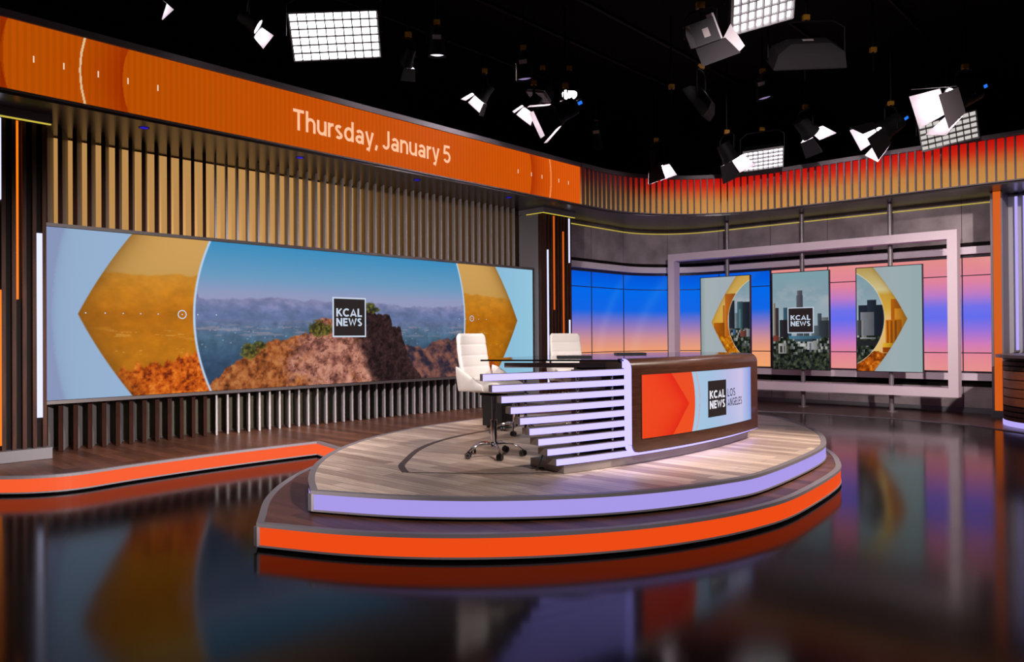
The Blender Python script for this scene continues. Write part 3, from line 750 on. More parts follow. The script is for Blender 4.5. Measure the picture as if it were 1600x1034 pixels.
fs = []
for i in range(m_ - 1):
    a, b_ = 4 * i, 4 * i + 4
    fs += [(a + 2, a + 3, b_ + 3, b_ + 2), (a, b_, b_ + 1, a + 1), (a, a + 2, b_ + 2, b_), (a + 1, b_ + 1, b_ + 3, a + 3)]
ed.add(vs, fs)
vs = []; N_ = 14
for i in range(N_ + 1):                          # quarter round at the lower corner then the lower edge
    a = math.radians(180 + 90 * i / N_); dth = math.degrees((.075 + .075 * math.cos(a)) / RF); z = .567 + .075 * math.sin(a)
    for o in (0, -.085):
        vs.append((*cyl(RF + o, A0 - .03 + dth), z - .003))
        vs.append((*cyl(RF + o, A0 - .03 + dth), z - .0005))
for i in range(30):
    th = A0 + .6 + (A1 - A0 - .6) * (i + 1) / 30
    for o in (0, -.085):
        vs.append((*cyl(RF + o, th), .489)); vs.append((*cyl(RF + o, th), .4915))
nn = len(vs) // 4
ed.add(vs, [(4 * i + a, 4 * (i + 1) + a, 4 * (i + 1) + b, 4 * i + b) for i in range(nn - 1) for a, b in ((0, 1), (2, 0), (3, 2))])
ed.build('edge_light', 'bar light', dk, 40)
S0, S1, SB, ST = -8.69, 6.69, .612, 1.19
ds = MB().sweep(carc(RF, S0 - .04, S1 + .04, 40), [(.0, SB - .004), (.004, SB - .004), (.004, ST + .004), (.0, ST + .004)]).build('screen', 'black plastic', dk, 30)
def desk_color(U, V):
    t = V; x = U * 2.1; z = V * .578
    img = grad(U, [(.4, (164, 196, 222)), (.55, (166, 192, 224)), (.72, (188, 186, 226)), (.86, (206, 194, 230)), (.95, (160, 170, 226)), (1, (128, 150, 220))])
    img = over(img, (np.clip(1 - V, 0, 1) ** 2) * (U > .4) * .25, C3(150, 200, 225))
    bow = .045 * (1 - (2 * t - 1) ** 2)
    e = .356 + .6 * bow
    img = over(img, edge(e - U, .004), grad(V, [(0, (238, 78, 30)), (1, (234, 76, 34))]))
    c = .40 - .18 * np.abs(2 * t - .92) * 1.0
    c2 = .335 - .21 * np.abs(t - .48) / .5 * .62
    img = over(img, edge(c2 - U, .003), grad(V, [(0, (236, 72, 26)), (1, (240, 72, 34))]))
    d = np.clip(c2 - U, 0, 1)
    img = over(img, (U < c2) * np.exp(-d / .09) * .75, C3(222, 26, 12))
    img = over(img, np.abs(U - (e + .035 + .15 * bow)) < .0022, C3(228, 140, 130))
    return img
dpos = lambda R: (lambda U, V: (CX + R * np.cos(np.radians(S0 + U * (S1 - S0))), CY + R * np.sin(np.radians(S0 + U * (S1 - S0))), SB + V * (ST - SB)))
picture('picture', 360, 90, dpos(RF + .0045), desk_color, ds)
def onpanel(th0, z0, R=RF + .0065): return lambda x, y: (*cyl(R, th0 + math.degrees(x / RF)), z0 + y)
kb = MB(); kb.sweep(carc(RF + .005, -1.05, 1.75, 6), [(0, .72), (.0008, .72), (.0008, 1.085), (0, 1.085)]); kb.build('logo_field', 'logo black', ds)
kt = MB(); lettering(kt, 'KCAL', .22, .1, onpanel(-.83, .905), .33, .082); lettering(kt, 'NEWS', .22, .1, onpanel(-.83, .803), .33, .082)
kt.build('logo_lettering', 'logo white', ds)
kt = MB(); lettering(kt, 'LOS', .15, .16, onpanel(1.98, .905), .19, .082); lettering(kt, 'ANGELES', .15, .14, onpanel(1.98, .803), .37, .082)
kt.build('place_lettering', 'logo dark', ds)
# black glass counter
ctr = catmull([(-3.905, 5.70)] + [cyl(RF - .175, t) for t in (-7, -4, -1, 2, 5, 7.5)] + [(-4.0, 8.42), (-4.4, 8.72), (-4.85, 8.7), (-5.2, 8.3), (-5.45, 7.6), (-5.5, 6.8), (-5.38, 6.0), (-5.25, 5.5), (-5.04, 5.06)], 5)
MB().prism(ctr, 1.316, 1.331).build('counter', 'glass top', dk)
ap = MB()
ap.obox((-4.52, 5.52, 1.275), (-.40, -.255, 0), (.012, -.02, 0), (0, 0, .022)); ap.build('apron', 'apron', dk)
uc = MB(); uc.prism([(-4.02, 5.9), cyl(7.62, -8), cyl(7.62, 0), cyl(7.62, 7), (-4.5, 8.7), (-4.75, 8.4), (-4.75, 6.2)], 1.24, 1.316); uc.build('under_tray', 'smoke', dk)
lgz = MB(); lgz.box((-4.9, 6.3, Z0), (-4.86, 8.5, 1.24)).box((-4.9, 8.46, Z0), (-4.1, 8.5, 1.24)); lgz.build('rear_panel', 'smoke', dk)
cb = MB().tube([(-4.19, 4.96, .565), (-4.24, 4.98, .48), (-4.33, 5.04, ZP + .02), (-4.40, 5.10, ZP + .008), (-4.36, 5.17, ZP + .008), (-4.22, 5.2, ZP + .008)], .007, 8).build('power_cable', 'cable', dk, 60)

# ---- things on and under the desk
def laptop(x, y, rz, label):
    t = thing('laptop', (x, y, 1.331), label, 'laptop', 'closed laptops on the counter')
    c, s = math.cos(rz), math.sin(rz); ax, ay = Vector((c, s, 0)), Vector((-s, c, 0)); p = Vector((x, y, 0))
    b = MB().obox(p + Vector((0, 0, 1.337)), ax * .17, ay * .12, (0, 0, .0055)).build('base', 'laptop', t)
    l = MB().obox(p + Vector((0, 0, 1.3455)), ax * .168, ay * .118, (0, 0, .003)).build('lid', 'laptop', t)
laptop(-4.74, 6.1, .75, 'dark closed laptop on the counter in front of the middle chair')
laptop(-4.95, 7.42, .75, 'dark closed laptop farther along the counter toward the right screens')
t = thing('equipment_case', (-6.75, 7.15, ZP), 'black upright equipment case behind the near chair', 'case')
MB().box((-6.92, 6.98, ZP + .03), (-6.58, 7.32, ZP + .52)).build('body', 'black plastic', t)
for dx in (-.12, .12):
    for dy in (-.12, .12): MB().tube([(-6.75 + dx, 7.15 + dy, ZP), (-6.75 + dx, 7.15 + dy, ZP + .03)], .02, 8).build('foot', 'black metal', t, 40)

def superring(cx, cy, cz, ux, uy, a, b, e=.5, n=28):
    ux, uy, out = Vector(ux), Vector(uy), []
    for j in range(n):
        t = 2 * PI * j / n; c, s = math.cos(t), math.sin(t)
        out.append(Vector((cx, cy, cz)) + ux * a * math.copysign(abs(c) ** e, c) + uy * b * math.copysign(abs(s) ** e, s))
    return out
def star_base(T, t, legs_turn, seat_z, leg_m='chrome'):
    """T maps local chair space to the world"""
    MB().tube([T((0, 0, .10)), T((0, 0, .34))], .030, 16).tube([T((0, 0, .34)), T((0, 0, .355))], .034, 16).tube([T((0, 0, .355)), T((0, 0, seat_z))], .019, 14).build('gas_lift', leg_m, t, 40)
    MB().loft([superring(*T((0, 0, z)), (1, 0, 0), (0, 1, 0), r, r, 1, 20) for z, r in ((.085, .03), (.09, .045), (.125, .045), (.14, .036))]).build('hub', leg_m, t, 40)
    for k in range(5):
        a = legs_turn + 2 * PI * k / 5; c, s = math.cos(a), math.sin(a)
        P = [T((c * r, s * r, z)) for r, z in ((.03, .112), (.10, .122), (.18, .115), (.24, .092), (.275, .066))]
        lg_ = MB().tube(P, [.017, .016, .015, .013, .011], 10).build('leg', leg_m, t, 60)
        b = MB(); d = Vector((math.cos(a + .9), math.sin(a + .9), 0)); ctr_ = Vector((c * .285, s * .285, .03))
        for sgn in (-1, 1):
            b.tube([T(ctr_ + d * (.008 * sgn)), T(ctr_ + d * (.026 * sgn))], .03, 18)
        b.tube([T(ctr_ + Vector((0, 0, .0))), T(ctr_ + Vector((0, 0, .04)))], .009, 8)
        cs = b.build('caster', 'black plastic', lg_, 40)
        for sgn in (-1, 1):
            o = d * (.0265 * sgn); pn = [T(ctr_ + o + (Vector((-d.y, d.x, 0)) * math.cos(q) + Vector((0, 0, 1)) * math.sin(q)) * r) for r in (.022, .017) for q in [2 * PI * j / 16 for j in range(16)]]
            MB().add(pn, [(j, (j + 1) % 16, 16 + (j + 1) % 16, 16 + j) for j in range(16)]).build('hub_ring', 'pole', lg_)
def chair(x, y, rz, turn, label):
    t = thing('office_chair', (x, y, ZP), label, 'chair', 'white presenter chairs')
    c, s = math.cos(rz), math.sin(rz)
    def T(p): return Vector((x + p[0] * c - p[1] * s, y + p[0] * s + p[1] * c, ZP + p[2]))
    star_base(T, t, turn, .60)
    MB().loft([superring(*T((0, 0, z)), (c, s, 0), (-s, c, 0), a, a, .6, 16) for z, a in ((.59, .06), (.60, .12), (.625, .12))]).build('seat_plate', 'black metal', t, 40)
    # seat pan: rounded cushion
    R = []
    for k in range(11):
        f = k / 10; ph = math.pi * (f - .5); z = .685 + .058 * math.sin(ph); g = .80 + .20 * math.cos(ph) ** .6
        R.append([T(Vector((p.x + .015, p.y, z + .012 * (p.y / .25) ** 2))) for p in superring(0, 0, 0, (1, 0, 0), (0, 1, 0), .25 * g, .25 * g, .55, 36)])
    MB().loft(R).build('seat', 'white leather', t, 50)
    # backrest: ribbed, slightly curved, reclined
    R = []; n = 60
    for k in range(n + 1):
        f = k / n; z = .66 + f * .545
        lean = -.205 - .115 * f - .02 * math.sin(f * PI)
        w = .205 + .012 * math.sin(f * PI) - .02 * max(0, (f - .9) / .1) ** 2 * 1.2 - (.03 * (1 - f / .12) ** 2 if f < .12 else 0)
        th = .034 - .022 * max(0, (f - .95) / .05) ** 2
        rib = abs(math.sin(f * 5.0 * PI)) ** .35
        if f > .94: rib = 1
        ring_ = []
        for p in superring(0, 0, 0, (1, 0, 0), (0, 1, 0), th, w, .42, 40):
            px_ = p.x * (.80 + .20 * rib) if p.x > 0 else p.x * (.86 + .14 * rib)
            ring_.append(T((lean + px_ + .035 * (p.y / w) ** 2, p.y, z)))
        R.append(ring_)
    MB().loft(R).build('backrest', 'white leather', t, 50)
    # flared side wings running from back to front
    for sg in (-1, 1):
        R = []
        for k in range(15):
            f = k / 14; xx = -.235 + .30 * f
            top = .885 - .02 * f - .155 * f ** 1.4; bot = .64 + .01 * f
            yy = .245 + .02 * math.sin(f * PI)
            hh = (top - bot) / 2; zc = (top + bot) / 2; taper = min(1, .35 + 3.2 * min(f, 1 - f)) ** .5
            ring_ = []
            for j in range(24):
                q = 2 * PI * j / 24; cc, ss = math.cos(q), math.sin(q)
                dz = hh * math.copysign(abs(ss) ** .7, ss); dy = .026 * taper * math.copysign(abs(cc) ** .7, cc)
                ring_.append(T((xx, sg * (yy + dy + (dz + hh) * .17), zc + dz)))
            R.append(ring_ if sg > 0 else ring_[::-1])
        MB().loft(R).build('armrest', 'white leather', t, 50)
    return t
chair(-5.2, 5.40, .10, .55, 'white ribbed leather swivel chair at the near left end of the desk')
chair(-5.55, 7.2, -.35, .2, 'white ribbed leather swivel chair behind the middle of the desk')
sx, sy = -6.22, 6.83
t = thing('swivel_stool', (sx, sy, ZP), 'low black swivel stool with a chrome star base behind the desk', 'stool')
star_base(lambda p: Vector((sx + p[0], sy + p[1], ZP + p[2])), t, .35, .43)
MB().loft([superring(sx, sy, ZP + z, (1, 0, 0), (0, 1, 0), r, r, 1, 28) for z, r in ((.42, .13), (.43, .165), (.48, .17), (.50, .155), (.505, .12))]).build('seat', 'black plastic', t, 40)

# ================================================================== REAR DISPLAYS
def poles():
    for x, lb in ((-8.07, 'grey floor to soffit pole behind the left portrait screen'), (-6.36, 'grey floor to soffit pole behind the middle portrait screen'), (-4.62, 'grey floor to soffit pole behind the right portrait screen')):
        t = thing('support_pole', (x, 16.06, .012), lb, 'pole', 'poles carrying the portrait screens')
        MB().tube([(x, 16.06, .03), (x, 16.06, ZS - .001)], .045, 20).build('shaft', 'pole', t, 40)
        MB().tube([(x, 16.06, .0125), (x, 16.06, .03)], .11, 24).build('flange', 'pole', t, 40)
poles()
fr_ = thing('display_frame', (-6.4, 15.87, .37), 'large pale mauve rectangular frame around the three portrait screens', 'frame')
FX0, FX1, FZ0, FZ1, W_ = -9.43, -3.395, .365, 3.447, .165
def mitred(a, b, horizontal, sgn):
    y0, y1 = 15.76, 16.01; vs = []
    for y in (y0, y1):
        if horizontal:
            z = a; zi = a + sgn * W_
            vs += [(FX0, y, z), (FX1, y, z), (FX1 - W_, y, zi), (FX0 + W_, y, zi)]
        else:
            x = a; xi = a + sgn * W_
            vs += [(x, y, FZ0), (x, y, FZ1), (xi, y, FZ1 - W_), (xi, y, FZ0 + W_)]
    return MB().add(vs, [(0, 1, 2, 3), (7, 6, 5, 4), (0, 4, 5, 1), (1, 5, 6, 2), (2, 6, 7, 3), (3, 7, 4, 0)])
for a, h, sg in ((FZ0, True, 1), (FZ1, True, -1), (FX0, False, 1), (FX1, False, -1)): mitred(a, None, h, sg).build('bar', 'pale mauve', fr_)

def rects(img, u, v, L):
    for (u0, u1, vt, vb, col) in L:
        m = (u > u0) & (u < u1) & (v > vt) & (v < vb)
        c = C3(*col)
        win = 1 - .16 * ((np.floor(u * 90) + np.floor(v * 150)) % 2)[..., None]
        sidev = 1.1 - .35 * ((u - u0) / (u1 - u0))[..., None]
        img = np.where(m[..., None], c * win * sidev, img)
    return img
def cityfloor(img, u, v, y0, seed):
    n = fbm(u * 26, v * 40, seed, 4); bl = hash2(np.floor(u * 26 + np.floor(v * 34) * .37), np.floor(v * 34), seed)
    g = grad(n, [(.3, (8, 12, 12)), (.52, (32, 40, 32)), (.75, (70, 78, 52))])
    g = over(g, (bl > .72) * np.clip((y0 + .26 - v) * 6, .15, 1) * .9, grad(hash2(np.floor(u * 26), np.floor(v * 34), seed + 2), [(0, (90, 96, 100)), (.6, (150, 150, 152)), (1, (200, 200, 198))]))
    return np.where((v > y0)[..., None], g, img)
def skycol(u, v, seed):
    n = fbm(u * 3, v * 7, seed)
    s = grad(v, [(0, (120, 156, 166)), (.2, (126, 152, 164)), (.5, (150, 166, 176))])
    cl = np.clip((n - .42) * 4, 0, 1) * np.exp(-((v - .27) / .11) ** 2)
    return over(s, cl * .8, C3(168, 172, 180))
def tv_mid(U, V):
    u, v = U, 1 - V; img = skycol(u, v, 4)
    img = rects(img, u, v, [(.45, .54, .19, .7, (92, 92, 100)), (.435, .55, .24, .7, (84, 86, 96)), (.01, .05, .31, .68, (150, 136, 120)), (.05, .11, .36, .68, (62, 52, 54)), (.195, .34, .36, .68, (54, 84, 100)), (.13, .28, .49, .68, (40, 38, 44)), (.56, .66, .50, .68, (70, 76, 84)), (.80, .87, .43, .68, (70, 84, 94)), (.87, .99, .47, .68, (110, 116, 118)), (.83, 1, .5, .68, (52, 58, 66)), (.7, .83, .55, .68, (90, 104, 112))])
    img = cityfloor(img, u, v, .67, 5)
    img = rects(img, u, v, [(.0, .11, .65, .71, (128, 62, 52)), (.3, .86, .655, .69, (74, 116, 140)), (.4, .72, .69, .715, (60, 84, 96)), (.1, .25, .735, .84, (170, 168, 166)), (.62, .8, .715, .8, (168, 170, 172)), (.13, .17, .76, .83, (60, 60, 60)), (.2, .22, .76, .83, (60, 60, 60)), (.66, .69, .73, .8, (110, 114, 118))])
    return img
def chevron(u, v, city, gold, bg):
    t = np.abs(2 * v - 1); x, z = u * 1.24, (v - .49) * 2.07
    outer = .22 + .51 * t - .03 * np.sin(PI * t)
    R = np.hypot(x - 1.742, z); img = bg
    img = over(img, edge(u - outer, .008), gold); sh = (u > outer) * np.exp(-(u - outer) / .05) * .35
    img = over(img, sh, C3(110, 70, 14))
    img = over(img, edge(1.046 - R, .008), C3(226, 210, 180))
    return over(img, edge(1.036 - R, .01), city)
def tv_left(U, V):
    u, v = U, 1 - V
    city = skycol(u, v, 14)
    city = rects(city, u, v, [(.58, .70, .265, .6, (40, 44, 54)), (.70, .75, .40, .6, (120, 132, 140)), (.75, .855, .28, .6, (62, 92, 104)), (.78, .83, .36, .6, (90, 124, 134)), (.855, 1, .285, .6, (34, 40, 52))])
    city = cityfloor(city, u, v, .57, 15); city = rects(city, u, v, [(.66, .72, .58, .64, (70, 100, 130)), (.8, .92, .6, .66, (120, 64, 56)), (.93, 1, .58, .66, (140, 140, 146))])
    gold = grad(v, [(0, (196, 158, 76)), (.3, (206, 170, 92)), (.5, (210, 160, 60)), (.6, (206, 140, 40))])
    gold = rects(gold, u, v, [(.5, .72, .19, .8, (188, 100, 30)), (.46, .5, .317, .8, (196, 112, 30)), (.27, .5, .507, .8, (184, 96, 14))])
    fo = fbm(u * 18, v * 26, 19); gold = np.where((v > .64 + (fbm(u * 9, u * 0, 3) - .5) * .1)[..., None], grad(fo, [(.3, (140, 64, 4)), (.6, (214, 134, 20)), (.8, (240, 190, 80))]), gold)
    bg = grad(u, [(0, (140, 152, 152)), (.1, (160, 172, 176)), (.7, (158, 168, 176))])
    return chevron(u, v, city, gold, bg)
def tv_right(U, V):
    u, v = U, 1 - V
    city = skycol(u, v, 24)
    city = rects(city, u, v, [(.03, .46, .36, .68, (30, 36, 50)), (.165, .31, .31, .68, (34, 44, 58)), (.055, .27, .43, .66, (118, 122, 130)), (.0, .07, .505, .67, (70, 72, 80)), (.07, .13, .505, .67, (140, 140, 142))])
    city = cityfloor(city, u, v, .655, 25); city = rects(city, u, v, [(0, .5, .70, .755, (34, 36, 38)), (.05, .3, .675, .69, (150, 152, 154))])
    gold = grad(v, [(0, (176, 150, 84)), (.15, (196, 178, 120)), (.22, (204, 190, 140)), (.27, (196, 150, 54)), (.4, (206, 162, 62)), (.5, (220, 180, 110))])
    gold = rects(gold, u, v, [(.535, .74, .31, .75, (176, 92, 14)), (.59, .82, .40, .75, (200, 128, 30)), (.45, .70, .505, .73, (206, 112, 16)), (.4, .66, .73, .77, (226, 170, 40)), (.4, .66, .77, .82, (150, 60, 6))])
    st = ((np.floor(u * 34) % 2 == 0) & (u > .455) & (u < .63) & (v > .515) & (v < .73)); gold = np.where(st[..., None], gold * .68, gold)
    fo = fbm(u * 18, v * 26, 29); gold = np.where((v > .82 + (fbm(u * 9, u * 0, 5) - .5) * .06)[..., None], grad(fo, [(.3, (110, 42, 2)), (.6, (196, 96, 14)), (.8, (230, 150, 50))]), gold)
    bg = grad(u, [(.2, (150, 164, 170)), (.6, (154, 170, 174)), (1, (146, 168, 170))])
    o = chevron(1 - u, v, city, gold, bg)
    return o
for xc, fnc, lb in ((-8.07, tv_left, 'portrait screen with the gold chevron pointing left, left of three'), (-6.36, tv_mid, 'middle portrait screen showing the downtown skyline and square logo'), (-4.62, tv_right, 'portrait screen with the gold chevron pointing right, right of three')):
    hw = .61
    t = thing('portrait_screen', (xc, 15.96, .8), lb, 'television', 'portrait screens in the pale frame')
    MB().box((xc - hw, 15.93, .795), (xc + hw, 15.985, 2.868)).build('housing', 'black plastic', t)
    bz = MB()
    for a, c_ in (((xc - hw, .795), (xc - hw + .014, 2.868)), ((xc + hw - .014, .795), (xc + hw, 2.868)), ((xc - hw, .795), (xc + hw, .809)), ((xc - hw, 2.854), (xc + hw, 2.868))): bz.box((a[0], 15.918, a[1]), (c_[0], 15.93, c_[1]))
    bz.build('bezel', 'black plastic', t)
    MB().box((xc - .16, 15.985, 1.5), (xc + .16, 16.014, 2.2)).build('bracket', 'black metal', t)
    pic = picture('picture', 130, 220, lambda U, V, xc=xc: (xc - .596 + U * 1.192, np.full_like(U, 15.927), .809 + V * 2.045), fnc, t)
    if fnc is tv_mid:
        X0, X1 = xc - .61 + .281 * 1.22, xc - .61 + .735 * 1.22; zt, zb = 2.868 - .365 * 2.073, 2.868 - .627 * 2.073
        lf = MB().box((X0, 15.924, zb), (X1, 15.9265, zt)).build('logo', 'logo black', t)
        b = MB(); e = .018
        for a, c_ in (((X0, zb), (X1, zb + e)), ((X0, zt - e), (X1, zt)), ((X0, zb), (X0 + e, zt)), ((X1 - e, zb), (X1, zt))): b.box((a[0], 15.921, a[1]), (c_[0], 15.9265, c_[1]))
        b.build('logo_border', 'logo light', lf)
        b = MB(); q = lambda z0: (lambda x, y: (X0 + .065 + x, 15.9205, z0 + y))
        lettering(b, 'KCAL', .2, .1, q(1.845), .42, .105); lettering(b, 'NEWS', .2, .1, q(1.717), .42, .105)
        b.build('logo_lettering', 'logo light', lf)

# ---- slatted side podium at the right edge
pd = thing('podium', (-1.5, 15.3, .012), 'round podium with copper slats at the right edge of the frame', 'podium')
pc = (-1.52, 15.33)
def disc(mb, r, z0, z1, n=72): mb.prism(arc(pc, r, 0, 360 - 360 / n, n - 1), z0, z1); return mb
disc(MB(), 1.20, 1.135, 1.185).build('top', 'steel', pd, 30)
disc(MB(), 1.02, .012, 1.135).build('core', 'recess', pd, 30)
disc(MB(), 1.10, .0125, .09).build('light_base', 'tube', pd, 30)
z = .10
for i in range(10):
    h = .062 if i < 3 or i > 6 else .128
    disc(MB(), 1.09, z, z + h).build('slat', 'podium copper' if 3 <= i <= 6 else 'walnut', pd, 30); z += h + (.016 if 3 <= i <= 6 else .022)

# ================================================================== LIGHTING RIG
RT, FWD, UPV = Vector((.7373, .6756, 0)), Vector((-.6756, .7373, 0)), Vector((0, 0, 1))
def aimv(r, f, u): return (RT * r + FWD * f + UPV * u).normalized()
def frame_of(d, roll=0.):
    d = Vector(d).normalized(); x = d.cross(UPV).normalized(); y = x.cross(d).normalized()   # x sideways, y up, d forward
    c, s = math.cos(roll), math.sin(roll)
    return x * c + y * s, y * c - x * s, d
CEIL = 6.6
def hang(t, p, top, clamp=True):
    top = Vector(top)
    MB().tube([top, (top.x, top.y, CEIL - .001)], .017, 8).build('hanger', 'black metal', t, 40)
    if clamp: MB().obox(top + Vector((0, 0, .05)), RT * .045, FWD * .03, UPV * .035).build('clamp', 'yellow clamp', t)
def yoke(t, p, x, half, back, up_h):
    """U bracket: from both sides of the housing up to the hanger"""
    p = Vector(p); c = p + back
    P = [c - x * half, c - x * half + UPV * up_h * .8, c - x * half * .7 + UPV * up_h, c + x * half * .7 + UPV * up_h, c + x * half + UPV * up_h * .8, c + x * half]
    MB().tube(P, .012, 8).build('yoke', 'black metal', t, 40)
    return c + UPV * up_h
def panel(p, d, w_, h_, face, label, nx=10, ny=6, roll=0., depth=.14, body='lamp body', flaps=0, grp=None, grid=True, tagit=False):
    t = thing('panel_light', p, label, 'light', grp); p = Vector(p); x, y, d = frame_of(d, roll)
    a, b = x * w_ / 2, y * h_ / 2
    R = [[p + d * o + a * k * sx + b * k * sy for sx, sy in ((-1, -1), (1, -1), (1, 1), (-1, 1))] for o, k in ((-depth - .1, .55), (-depth, .92), (-.02, 1.02), (0, 1.02))]
    MB().loft(R).build('housing', body, t)
    MB().obox(p + d * .006, a * .97, b * .97, d * .003).build('diffuser', face, t)
    if grid:
        g = MB(); gd = .05
        for i in range(nx + 1): g.obox(p + d * (.01 + gd / 2) + a * (2 * i / nx - 1), x * .0065, b, d * gd / 2)
        for j in range(ny + 1): g.obox(p + d * (.01 + gd / 2) + b * (2 * j / ny - 1), a, y * .0065, d * gd / 2)
        g.build('louvre_grid', 'grid cloth', t)
    if flaps:
        for v, hv, L in ((b, a, flaps), (-b, a, flaps)):
            n = v.normalized(); q = (d * .75 + n * .66).normalized()
            MB().add([p + v * 1.02 - hv, p + v * 1.02 + hv, p + v * 1.02 + hv * 1.05 + q * L, p + v * 1.02 - hv * 1.05 + q * L, p + v * 1.04 - hv, p + v * 1.04 + hv, p + v * 1.04 + hv * 1.05 + q * L - d * .006, p + v * 1.04 - hv * 1.05 + q * L - d * .006],
                     [(0, 1, 2, 3), (7, 6, 5, 4), (0, 4, 5, 1), (1, 5, 6, 2), (2, 6, 7, 3), (3, 7, 4, 0)]).build('barn_door', 'flap black', t)
    top = yoke(t, p, x, w_ / 2 + .04, d * -.1, h_ / 2 + .22)
    if tagit:
        MB().obox(p + d * (-depth - .102) + b * .2, x * .07, y * .035, d * .002).build('label', 'paper', t)
    hang(t, p, top); return t
def fresnel(p, d, r, L, label, flap=.26, roll=0., lens='lens', doors=(1, 1, 1, 1), display=False, splay=.45, dm='flap', paper=False, grp=None, length=None):
    t = thing('fresnel_light', p, label, 'light', grp); p = Vector(p); x, y, d = frame_of(d, roll)
    ring_ = lambda o, k: [p + d * o + (x * math.cos(2 * PI * j / 24) + y * math.sin(2 * PI * j / 24)) * r * k for j in range(24)]
    MB().loft([ring_(o, k) for o, k in ((-L, .5), (-L * .97, .8), (-L * .6, .86), (-.1, .9), (-.06, 1.04), (0, 1.04), (0, .95), (-.02, .93))]).build('housing', 'lamp body', t, 40)
    MB().loft([ring_(-.022, .93), ring_(-.012, .9), ring_(-.004, .5)]).build('lens', lens, t, 40)
    for i, (n, m) in enumerate(((y, x), (x, y), (-y, x), (-x, y))):
        if not doors[i]: continue
        q = (d * math.cos(splay) + n * math.sin(splay)).normalized(); e = p + n * r * 1.06; tk_ = q.cross(m).normalized() * .003
        w0, w1 = r * .98, r * 1.3
        vs = [e - m * w0 - tk_, e + m * w0 - tk_, e + m * w1 + q * flap - tk_, e - m * w1 + q * flap - tk_]
        vs += [v + tk_ * 2 for v in vs]
        fb = MB().add(vs, [(3, 2, 1, 0), (4, 5, 6, 7), (0, 1, 5, 4), (1, 2, 6, 5), (2, 3, 7, 6), (3, 0, 4, 7)])
        fb.m[0 if tk_.dot(n) > 0 else 1] = 1               # the side facing the lens, painted pale to look lit
        fb.build('barn_door', [dm, 'flap lit' if dm == 'flap' or dm == 'flap grey' or lens == 'lens' else dm], t)
    if display:
        bx = p - d * (L + .05)
        ps = MB().obox(bx, x * .09, y * .05, d * .07).build('power_supply', 'lamp body', t)
        nrm = (Vector((0, 0, 1.55)) - bx).normalized()
        side = min(((x, y, .09), (-x, y, .09), (y, x, .05), (-y, x, .05)), key=lambda s_: -s_[0].dot(nrm))
        MB().obox(bx + side[0] * (side[2] + .002), side[1] * .024, d * .034, side[0] * .002).build('display', 'blue display', ps)
    if paper:
        MB().obox(p - d * L * .5 - y * r * .9, x * .05, d * .05, y * .004).build('label', 'paper', t)
    top = yoke(t, p, x, r * 1.15, d * (-L * .5), r + .16)
    hang(t, p, top); return t
def can(p, d, r, L, label, lens='lens dim', paper=True, grp=None):
    t = thing('par_can', p, label, 'light', grp); p = Vector(p); x, y, d = frame_of(d)
    ring_ = lambda o, k: [p + d * o + (x * math.cos(2 * PI * j / 20) + y * math.sin(2 * PI * j / 20)) * r * k for j in range(20)]
    MB().loft([ring_(o, k) for o, k in ((-L, .35), (-L * .95, .7), (-L * .6, .8), (0, 1), (0, .94), (-.03, .9))]).build('housing', 'lamp body', t, 40)
    MB().loft([ring_(-.035, .9), ring_(-.02, .6)]).build('lens', lens, t, 40)
    if paper:
        v = (Vector((0, 0, 1.55)) - p); v = (v - d * v.dot(d)).normalized(); s_ = v.cross(d)
        MB().obox(p - d * L * .62 + v * r * .86, s_ * .06, d * .03, v * .003).build('label', 'paper', t)
    top = yoke(t, p, x, r * 1.1, d * (-L * .5), r + .1)
    hang(t, p, top); return t

panel((-7.87, 5.42, 5.25), (Vector((-1.6, 1.6, .9)) - Vector((-7.87, 5.42, 5.25))), 1.06, .55, 'lamp face', 'big bright gridded panel light above the orange ticker', 10, 6, math.radians(-8))
panel((-3.83, 8.56, 5.5), aimv(.25, -.72, -.62), .78, .66, 'lamp face', 'bright gridded panel light cut by the top edge at the upper right', 8, 6, math.radians(-22))
def box_lamp(p, label):
    t = thing('box_lamp', p, label, 'light'); p = Vector(p); k = math.radians(20)
    u = RT * math.cos(k) + UPV * math.sin(k); v = RT * math.sin(k) - UPV * math.cos(k); n = (FWD * -.95 - UPV * .3).normalized()
    MB().obox(p, u * .14, v * .13, n * .15).build('housing', 'lamp box', t)
    MB().obox(p + u * .01 + v * .01 + n * .152, u * .035, v * .05, n * .002).build('label', 'paper', t)
    MB().obox(p + u * .155 - v * .02, u * .012, v * .15, n * .12).build('lit_side', 'flap lit', t)  # pale colour stands in for light from the neighbouring panel
    e = p + v * .135 + n * .1; w = (v * .9 + n * .45).normalized()
    def plate(a, b, c, d_, m, q):
        q = Vector(q); vs = [a, b, c, d_, a + q, b + q, c + q, d_ + q]
        MB().add(vs, [(3, 2, 1, 0), (4, 5, 6, 7), (0, 1, 5, 4), (1, 2, 6, 5), (2, 3, 7, 6), (3, 0, 4, 7)]).build('barn_door', m, t)
    plate(e - u * .15, e + u * .20, e + u * .27 + w * .26, e - u * .17 + w * .26, 'lamp box', n * .006)
    f = e + u * .205; plate(f - n * .1, f + u * .13 - v * .12 - n * .1, f + u * .17 + w * .2 - n * .1, f + u * .075 + w * .25 - n * .1, 'flap lit', n * .006)  # second plate is a flap coloured pale as if lit
    top = yoke(t, p, u, .19, -n * .05, .26); hang(t, p, top)
box_lamp((-4.13, 7.66, 4.9), 'boxy lamp with a paper label beside the upper right panel light')
fresnel((-9.04, 3.78, 5.56), aimv(.75, .3, -.5), .10, .26, 'small lamp cut by the top edge above the ticker end', .17, .5, 'lens', (0, 0, 1, 1), False, .35)
